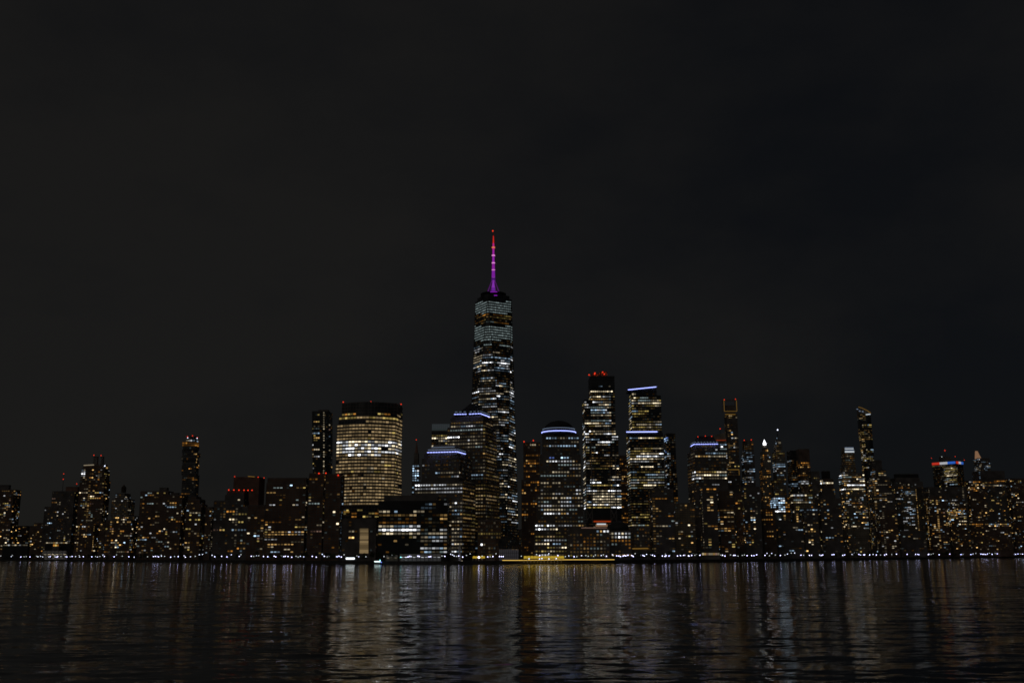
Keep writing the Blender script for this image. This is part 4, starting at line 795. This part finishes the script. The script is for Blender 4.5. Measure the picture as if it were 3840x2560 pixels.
m.loft([[(a.x, D+6, i_[-1][2]-.2), (b.x, D+6, i_[-1][2]-.2), (b.x, D+16, i_[-1][2]-.2), (a.x, D+16, i_[-1][2]-.2)], [(a.x+1, D+8, za), ((a.x+b.x)/2-1, D+8, za), ((a.x+b.x)/2-1, D+12, za), (a.x+1, D+12, za)]]); m.build('pointed_cap', MATS['crown_rose'], r_)
B('blunt_dark_tower', 'broad blunt dark tower with blue-white dots near right edge', 190, [(3645, None, 3766, 1766)], [Z(1766, 1800, 0, 0, 0, 'R'), Z(1800, 1840, .3, .8, .6, 'R'), Z(1840, 2000, 0.13, 0.23, .95, 'R')], 3.5, 4.3, .56, .5, 'granite', 36, land='blunt dark tower')
B('right_edge_block', 'brown apartment block cut by the right edge of the picture', 130, [(3762, None, 3880, 1794)], RZ(1796, 2060, .28, .5), wall='brick', depth=34, land='right-edge brown block')
B('low_right_block', 'low waterside block with a line of warm windows near right edge', 70, [(3600, None, 3790, 1960)], [Z(1960, 1972, .7, .3, 1, 'R'), Z(1972, 2060, 0.15, 0.27, .95, 'R')], 3.3, 4.3, .54, .5, 'brick', 24)
B('small_front_block', 'small front block with bright pairs below broad-roofed block', 62, [(3360, None, 3470, 1990)], [Z(1990, 2066, 0.17, 0.27, .95, 'R')], 3.3, 4.3, .54, .5, 'granite', 20)
# ------------------------------------------------------------------ things on the waterfront
# glass vaulted hall
D = shore(1908)+95; root = empty('glass_vault_hall', (at(1908, 2090, D).x, D+15, GZ), 'arched glass hall glowing faintly mauve at the waterfront centre', 'hall')
cx = at(1908, 2060, D).x; hw = at(1945, 2060, D).x-cx; zt = at(1908, 2004, D).z; LAND.append((1868, 1946, 'arched glass hall'))
def arch(z0, n=14): return [(cx+hw*math.cos(math.pi*i/n), z0+(zt-z0)*math.sin(math.pi*i/n)) for i in range(n+1)]
zs_ = at(1908, 2042, D).z; A = arch(zs_)
for i in range(14):
    (xa, za), (xb, zb) = A[i], A[i+1]
    for dy in (0, 15, 30):
        m = MB(); m.rod((xa, D+dy, za), (xb, D+dy, zb), .5); m.build('vault_rib', MATS['black_metal'], root)
    m = MB(); m.v = [Vector(p) for p in ((xa, D+.5, za), (xa, D+30, za), (xb, D+30, zb), (xb, D+.5, zb))]; m.v += [p-Vector((0, 0, .3)) for p in m.v]; m.f = [(0,1,2,3),(7,6,5,4),(0,4,5,1),(1,5,6,2),(2,6,7,3),(3,7,4,0)]; m.build('roof_pane', MATS['glass_wall'], root)
for i in range(10):
    x0, x1 = cx-hw+2*hw*i/10+.3, cx-hw+2*hw*(i+1)/10-.3; zz = at(1908, 2058, D).z
    for k in range(3):
        za, zb = GZ+(zz-GZ)*k/3+.2, GZ+(zz-GZ)*(k+1)/3-.2; m = MB(); m.abox(x0, x1, D-.2, D, za, zb); m.build('lit_pane', MATS['glass_glow'], root)
    xm = (x0+x1)/2; ztop = zs_+(zt-zs_)*math.sqrt(max(.02, 1-((xm-cx)/hw)**2))-.6
    m = MB(); m.abox(x0, x1, D-.1, D+.1, zz, max(zz+1, ztop)); m.build('dark_pane', MATS['glass_wall'], root)
# ferry landing with gold canopy, moored in front of the seawall
def landing(x0, x1, yt, yb, label, dx, n):
    D = shore((x0+x1)/2)-dx; a, b = at(x0, yt, D), at(x1, yt, D); zb = at(x0, yb, D).z
    root = empty('ferry_landing', ((a.x+b.x)/2, D+6, .8), label, 'ferry landing')
    m = MB(); m.abox(a.x-1, b.x+1, D-1, D+16, -1.0, 1.1); m.build('pontoon', MATS['seawall_stone'], root)
    for k in range(n):
        xa = a.x+(b.x-a.x)*k/n; xb = a.x+(b.x-a.x)*(k+1)/n; m = MB()
        m.loft([[(xa+.1, D, zb), (xb-.1, D, zb), (xb-.1, D+13, zb), (xa+.1, D+13, zb)], [(xa+.4, D+2.5, a.z), (xb-.4, D+2.5, a.z), (xb-.4, D+10, a.z), (xa+.4, D+10, a.z)]]); m.build('canopy_panel', MATS['canopy_underlight_glow'], root)  # lamplight from below is put into the panels as gold emission
        m = MB(); m.rod((xa+.3, D+.8, 1), (xa+.3, D+.8, zb), .22); m.build('post', MATS['white_paint'], root)
    return root, D, a, b, zb
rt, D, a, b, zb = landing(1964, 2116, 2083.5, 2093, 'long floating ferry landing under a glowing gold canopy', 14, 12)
for f in (.13, .39, .45, .62, .8): beacon(rt, (a.x+(b.x-a.x)*f, D-.5, zb+rnd.uniform(-.5, .3)), .55, 'lamp_plain', 'canopy_lamp')
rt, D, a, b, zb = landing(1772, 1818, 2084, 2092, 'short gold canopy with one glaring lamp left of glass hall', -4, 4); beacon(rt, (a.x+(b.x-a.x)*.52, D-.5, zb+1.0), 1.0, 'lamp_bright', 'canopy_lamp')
# railing with a gold light line
root = empty('lit_railing', (at(2090, 2098, shore(2090)).x, shore(2090), GZ), 'waterfront railing with a long gold light line', 'railing')
pts = [at(u, 2099.5 - (u-1884)*.0075 + math.sin(u*.02)*.5, shore(u)-.9) for u in range(1884, 2315, 12)]
for p, q in zip(pts, pts[1:]):
    bar(root, 'light_line', p, q, 'strip_gold', .42, .18); m = MB(); m.rod((p.x, p.y+.5, GZ), (p.x, p.y+.5, p.z), .09, n=5); m.build('rail_post', MATS['black_metal'], root)
# tents, pavilions and kiosks
def pavilion(name, label, x0, x1, yt, s, mat='fabric_white', peaks=6, cat='pavilion', lit=None, dep=10):
    D = shore((x0+x1)/2)+s; a, b = at(x0, yt, D), at(x1, yt, D); root = empty(name, ((a.x+b.x)/2, D+dep/2, GZ), label, cat); ze = GZ+(a.z-GZ)*.62
    for k in range(peaks):
        xa = a.x+(b.x-a.x)*k/peaks; xb = a.x+(b.x-a.x)*(k+1)/peaks; xm = (xa+xb)/2; m = MB()
        m.loft([[(xa, D, ze), (xb, D, ze), (xb, D+dep, ze), (xa, D+dep, ze)], [(xm-.5-(xb-xa)*.3, D+dep*.4, a.z), (xm+.5+(xb-xa)*.3, D+dep*.4, a.z), (xm+.5+(xb-xa)*.3, D+dep*.6, a.z), (xm-.5-(xb-xa)*.3, D+dep*.6, a.z)]]); m.build('roof_panel', MATS[mat], root)
        for yy in (D+.2, D+dep-.2):
            m = MB(); m.rod((xa+.2, yy, GZ), (xa+.2, yy, ze), .15, n=5); m.build('post', MATS['white_paint'], root)
        m = MB(); m.abox(xa+.4, xb-.4, D+dep-.6, D+dep-.4, GZ, ze-.1); m.build('back_panel', MATS['fabric_white'], root)
        if lit:
            m = MB(); m.abox(xa+(xb-xa)*.2, xa+(xb-xa)*.8, D+dep*.5, D+dep*.5+.4, ze-.7, ze-.4); m.build('strip_lamp', MATS[lit], root)
    return root
pavilion('marquee', 'long pale marquee on the promenade below dark white-rowed block', 1497, 1652, 2076, 24, 'fabric_white', 10, 'marquee', 'white_hot', 12)
pavilion('gazebo', 'small pale curved canopy left of the long marquee', 1446, 1490, 2080, 22, 'fabric_white', 3, 'gazebo', 'pale_lit', 8)
pavilion('arched_canopy', 'pale peaked canopy at the far left waterfront', 158, 246, 2064, 28, 'fabric_white', 6, 'canopy', 'pale_hot', 12)
def kiosk(name, label, x0, x1, y0, y1, s, mats, n, cat='kiosk', wall='granite'):
    D = shore((x0+x1)/2)+s; a, b = at(x0, y1, D), at(x1, y0, D); root = empty(name, ((a.x+b.x)/2, D+4, GZ), label, cat); m = MB(); m.abox(a.x-1, b.x+1, D, D+8, GZ-.1, b.z+1.2); m.build('wall', MATS[wall], root)
    m = MB(); m.abox(a.x-1.6, b.x+1.6, D-1.2, D+8.6, b.z+1.2, b.z+1.6); m.build('roof', MATS['roof_metal'], root)
    for k in range(n):
        xa = a.x+(b.x-a.x)*(k+.08)/n; xb = a.x+(b.x-a.x)*(k+.92)/n; m = MB(); m.abox(xa, xb, D-.14, D-.03, a.z, b.z); m.build('window', MATS[mats[k % len(mats)]], root)
    return root
emit('flood_white', (.85, .97, 1.0), 2.6); emit('flood_cyan', (.78, 1.0, .96), 2.6)
kiosk('floodlit_kiosk', 'glaring white floodlit kiosk below the tan curved tower', 1297, 1330, 2089.5, 2096, 20, ['flood_white'], 7)
kiosk('terminal_shed', 'long low shed with white tube lights at far left', 12, 104, 2040.5, 2045, 70, ['pale_lit', 'pale_dim', 'white_lit', 'pale_dim', 'pale_lit'], 11, 'shed', 'asphalt')
kiosk('low_lit_shed', 'low grey shed with a row of pale lights below masted block', 172, 262, 2032, 2036, 75, ['pale_lit', 'pale_dim', 'pale_lit', 'warm_lit'], 10, 'shed', 'asphalt')
kiosk('amber_window_pavilion', 'small pavilion with amber windows below red-masted block', 199, 220, 2040, 2047, 50, ['amber_lit', 'yellow_lit'], 3, 'pavilion')
kiosk('cafe_pavilion', 'warm-lit low cafe pavilion at the foot of bright-column block', 2632, 2698, 2072, 2080, 22, ['pale_lit', 'warm_lit', 'rose_dim', 'pale_lit'], 8, 'pavilion')
kiosk('gold_corner_kiosk', 'small gold-lit kiosk between short gold canopy and glass hall', 1826, 1850, 2077, 2084, 30, ['yellow_dim', 'yellow_lit'], 3)
# moored ferry
D = shore(1418)-9; a, b = at(1400, 2104, D), at(1436, 2104, D); root = empty('ferry_boat', ((a.x+b.x)/2, D, 0), 'small moored ferry with glaring cyan-white deck lights', 'boat'); L = b.x-a.x; x0 = a.x
m = MB(); m.loft([[(x0+1.2, D, -.6), (x0+L*.8, D-1.4, -.6), (x0+L-.8, D, -.6), (x0+L*.8, D+1.4, -.6)], [(x0, D, 1.6), (x0+L*.82, D-2.2, 1.6), (x0+L+.5, D, 1.9), (x0+L*.82, D+2.2, 1.6)]]); m.build('hull', MATS['black_metal'], root)
m = MB(); m.loft([[(x0+1, D-1.6, 1.6), (x0+L*.75, D-1.6, 1.6), (x0+L*.75, D+1.6, 1.6), (x0+1, D+1.6, 1.6)], [(x0+1.2, D-1.4, 3.9), (x0+L*.7, D-1.4, 3.9), (x0+L*.7, D+1.4, 3.9), (x0+1.2, D+1.4, 3.9)]]); m.build('cabin', MATS['white_paint'], root)
for k in range(5):
    xa = x0+1.4+k*L*.13; m = MB(); m.abox(xa, xa+L*.11, D-1.78, D-1.66, 2.7, 3.4); m.build('cabin_window', MATS['flood_cyan'], root)
m = MB(); m.rod((x0+L*.6, D, 3.8), (x0+L*.6, D, 7), .1); m.build('mast', MATS['white_paint'], root); beacon(root, (x0+L*.72, D-1.8, 4.6), .45, 'cyan_light', 'deck_lamp'); beacon(root, (x0+L*.85, D-1.6, 2.3), .5, 'blue_light', 'deck_lamp')
# pale pylon
D = shore(1724)+14; a = at(1724, 2035, D); root = empty('pylon', (a.x, D, GZ), 'pale slender pylon standing on the promenade before stepped-roof tower', 'pylon')
m = MB(); m.lathe(a.x, D, [(1.5, GZ), (1.3, GZ+3), (1.0, a.z-2), (.5, a.z)], 8); m.build('shaft', MATS['white_paint'], root); m = MB(); m.lathe(a.x, D, [(2.4, GZ), (2.4, GZ+.6), (1.6, GZ+.9)], 8); m.build('plinth', MATS['concrete'], root)
m = MB(); m.lathe(a.x+3, D-5, [(.2, GZ+.1), (.5, GZ+.2), (.5, GZ+.5), (.2, GZ+.6)], 8); m.build('uplight', MATS['pale_hot'], root)

# ------------------------------------------------------------------ promenade lamps and trees
LAND.sort(key=lambda q: q[0]+q[1])
def below(u):
    return min(LAND, key=lambda q: abs((q[0]+q[1])/2-u))[2]
ORD = ['first', 'second', 'third', 'fourth', 'fifth', 'sixth', 'seventh', 'eighth', 'ninth', 'tenth', 'eleventh', 'twelfth', 'thirteenth', 'fourteenth', 'fifteenth', 'sixteenth', 'seventeenth', 'eighteenth']
LAMPS = """2f 42 46f 78b 90f 98f 112b 137f 141 143f 152 160 183 188b 205f 207 213b 216b 228f 245 250b 263f 270b 283 296f 298 312b 344b 358f 365 374f 385 391b 428b 436f 458f 483b 503 529 553f 575b 582b 588b 594b 605 617f
604f 640b 654f 668b 690 695b 714 732f 747 759 795 805b 831b 851b 867 897b 903f 942b 951f 961 970f 988b 1004b 1028b 1034b 1055f 1064b 1070b 1080b 1094b 1110f 1118f 1126 1139 1171b 1186b 1208 1216b 1227f
1234 1261f 1264b 1271b 1280b 1290f 1338f 1345 1372f 1440f 1470f 1503c 1530b 1536b 1542 1567b 1572b 1609b 1615b 1657f 1668b 1690 1697 1703 1712f 1720b 1735b 1749f 1763f 1808f 1829b 1838f 1848b 1860f 1873b 1880b 1887b
1955f 1985b 2012f 2024b 2034f 2058 2081b 2092b 2120f 2133 2153b 2163f 2181 2197f 2206f 2226f 2233f 2255 2263f 2274b 2297 2300f 2313b 2321b 2327b 2337b 2342b 2347b 2355b 2369b 2375b 2372f 2382f 2404 2411b 2416b 2425 2440f 2447b 2455b
2484b 2494b 2498b 2509b 2496f 2512f 2541b 2552b 2564b 2582b 2569f 2584b 2594b 2600f 2606f 2613f 2625b 2710b 2719b 2704f 2740f 2752b 2757b 2768f 2784f 2792f 2802b 2819b 2828b 2838b 2869b 2877 2886f 2895 2908f 2927b 2944f 2954 2968f 2981 3004b 3014f 3036b 3044b 3074 3080b 3086b 3121b 3128b 3161b 3168b
3196 3203 3216f 3222b 3228 3240b 3243b 3262b 3275 3287b 3303f 3318b 3325b 3345f 3363b 3403b 3435b 3443b 3447b 3458f 3482b 3484b 3493f 3501f 3523b 3563b 3605b 3612f 3642b 3650 3661f 3680b 3686b 3691b 3697b 3704b 3712f 3722b 3733f 3741b 3752f 3761 3779f 3786b 3795b 3803b 3810b 3819b 3829f 3836b""".split()
lm = {}
def lantern_mesh(k):
    if k not in lm:
        m = MB(); m.lathe(0, 0, [(.12, 0), (.42, .12), (.55, .5), (.36, .92), (.08, 1.05)], 8); lm[k] = m.mesh('lantern', MATS[dict(b='lamp_bright', f='lamp_faint', c='cyan_light', p='lamp_plain')[k]])
    return lm[k]
m = MB(); m.lathe(0, 0, [(.28, 0), (.28, .4), (.1, .6), (.085, 4.2), (.2, 4.35)], 6); pole_me = m.mesh('pole', MATS['black_metal']); m = MB(); m.lathe(0, 0, [(.5, 1.0), (.42, 1.12), (.06, 1.3)], 8); cap_me = m.mesh('lamp_cap', MATS['black_metal'])
lamps = sorted(((int(q.rstrip('bfc')), q[-1] if q[-1] in 'bfc' else 'p') for q in LAMPS)); cnt = {}
for u, k in lamps:
    back = k in 'fp' and rnd.random() < .55; D = shore(u) + (rnd.uniform(14, 26) if back else rnd.uniform(3, 9)); p = at(u, 2090, D); sc_ = rnd.uniform(.95, 1.3) if not back else rnd.uniform(1.2, 1.9)
    L = below(u); kind = {'b': 'bright white', 'p': 'plain white', 'f': 'faint white', 'c': 'cyan'}[k]; key = (L, kind); cnt[key] = cnt.get(key, 0)+1
    o = empty('promenade_lamp', (p.x, D, GZ), '%s %s promenade lamp from the left below %s' % (ORD[cnt[key]-1], kind, L), 'lamp', 'lamps along the promenade'); o.scale = (1, 1, 1)
    for me, nm, dz in ((pole_me, 'pole', 0), (lantern_mesh(k), 'lantern', 4.3*sc_), (cap_me, 'lamp_cap', 4.3*sc_)):
        c = bpy.data.objects.new(nm, me); col.objects.link(c); c.parent = o; c.location = (0, 0, dz)
        if nm == 'pole': c.scale = (1, 1, sc_)
        else: c.scale = (.9*(D/1250)**.6,)*3
crowns = []
for v in range(5):
    r = random.Random(50+v); m = MB()
    lobes = [(Vector((r.uniform(-1.9, 1.9), r.uniform(-1.9, 1.9), r.uniform(3.6, 7.6))), r.uniform(1.0, 1.9)) for _ in range(9)]
    for k in range(520):
        c, rr = r.choice(lobes); d = Vector((r.gauss(0, 1), r.gauss(0, 1), r.gauss(0, .8))).normalized()*rr*r.uniform(.45, 1.05); q = c+d; a = Vector((r.gauss(0, 1), r.gauss(0, 1), r.gauss(0, 1))).normalized()*r.uniform(.22, .45); b = a.orthogonal().normalized()*r.uniform(.15, .3)
        n0 = len(m.v); m.v += [q-a, q+b, q+a, q-b]; m.f.append((n0, n0+1, n0+2, n0+3))
    t = MB(); t.rod((0, 0, 0), (.1, 0, 2.4), .24, .17); t.rod((.1, 0, 2.3), (.2, .1, 5.4), .17, .06)
    for k in range(5):
        a = k*1.3+v; t.rod((.1, 0, 2.2+.3*k), (1.5*math.cos(a), 1.5*math.sin(a), 4.6+.4*k), .1, .03, 5)
    crowns.append((t.mesh('trunk', MATS['bark']), m.mesh('crown', MATS['leaf'])))
cnt = {}
for u in sorted(rnd.sample(range(120, 1290, 14), 34) + list(range(1340, 1480, 26)) + rnd.sample(range(2400, 3760, 16), 40)):
    D = shore(u)+rnd.uniform(12, 24); p = at(u, 2090, D); L = below(u); cnt[L] = cnt.get(L, 0)+1; s = rnd.uniform(.9, 1.5)
    o = empty('promenade_tree', (p.x, D, GZ), '%s dark leafy promenade tree from the left below %s' % (ORD[cnt[L]-1], L), 'tree', 'trees along the promenade'); t, c = rnd.choice(crowns)
    for me, nm in ((t, 'trunk'), (c, 'crown')):
        q = bpy.data.objects.new(nm, me); col.objects.link(q); q.parent = o; q.scale = (s, s, s); q.rotation_euler.z = rnd.uniform(0, 6.28) if nm == 'crown' else 0
print('WINDOWS', NWIN, 'objects', len(bpy.data.objects))
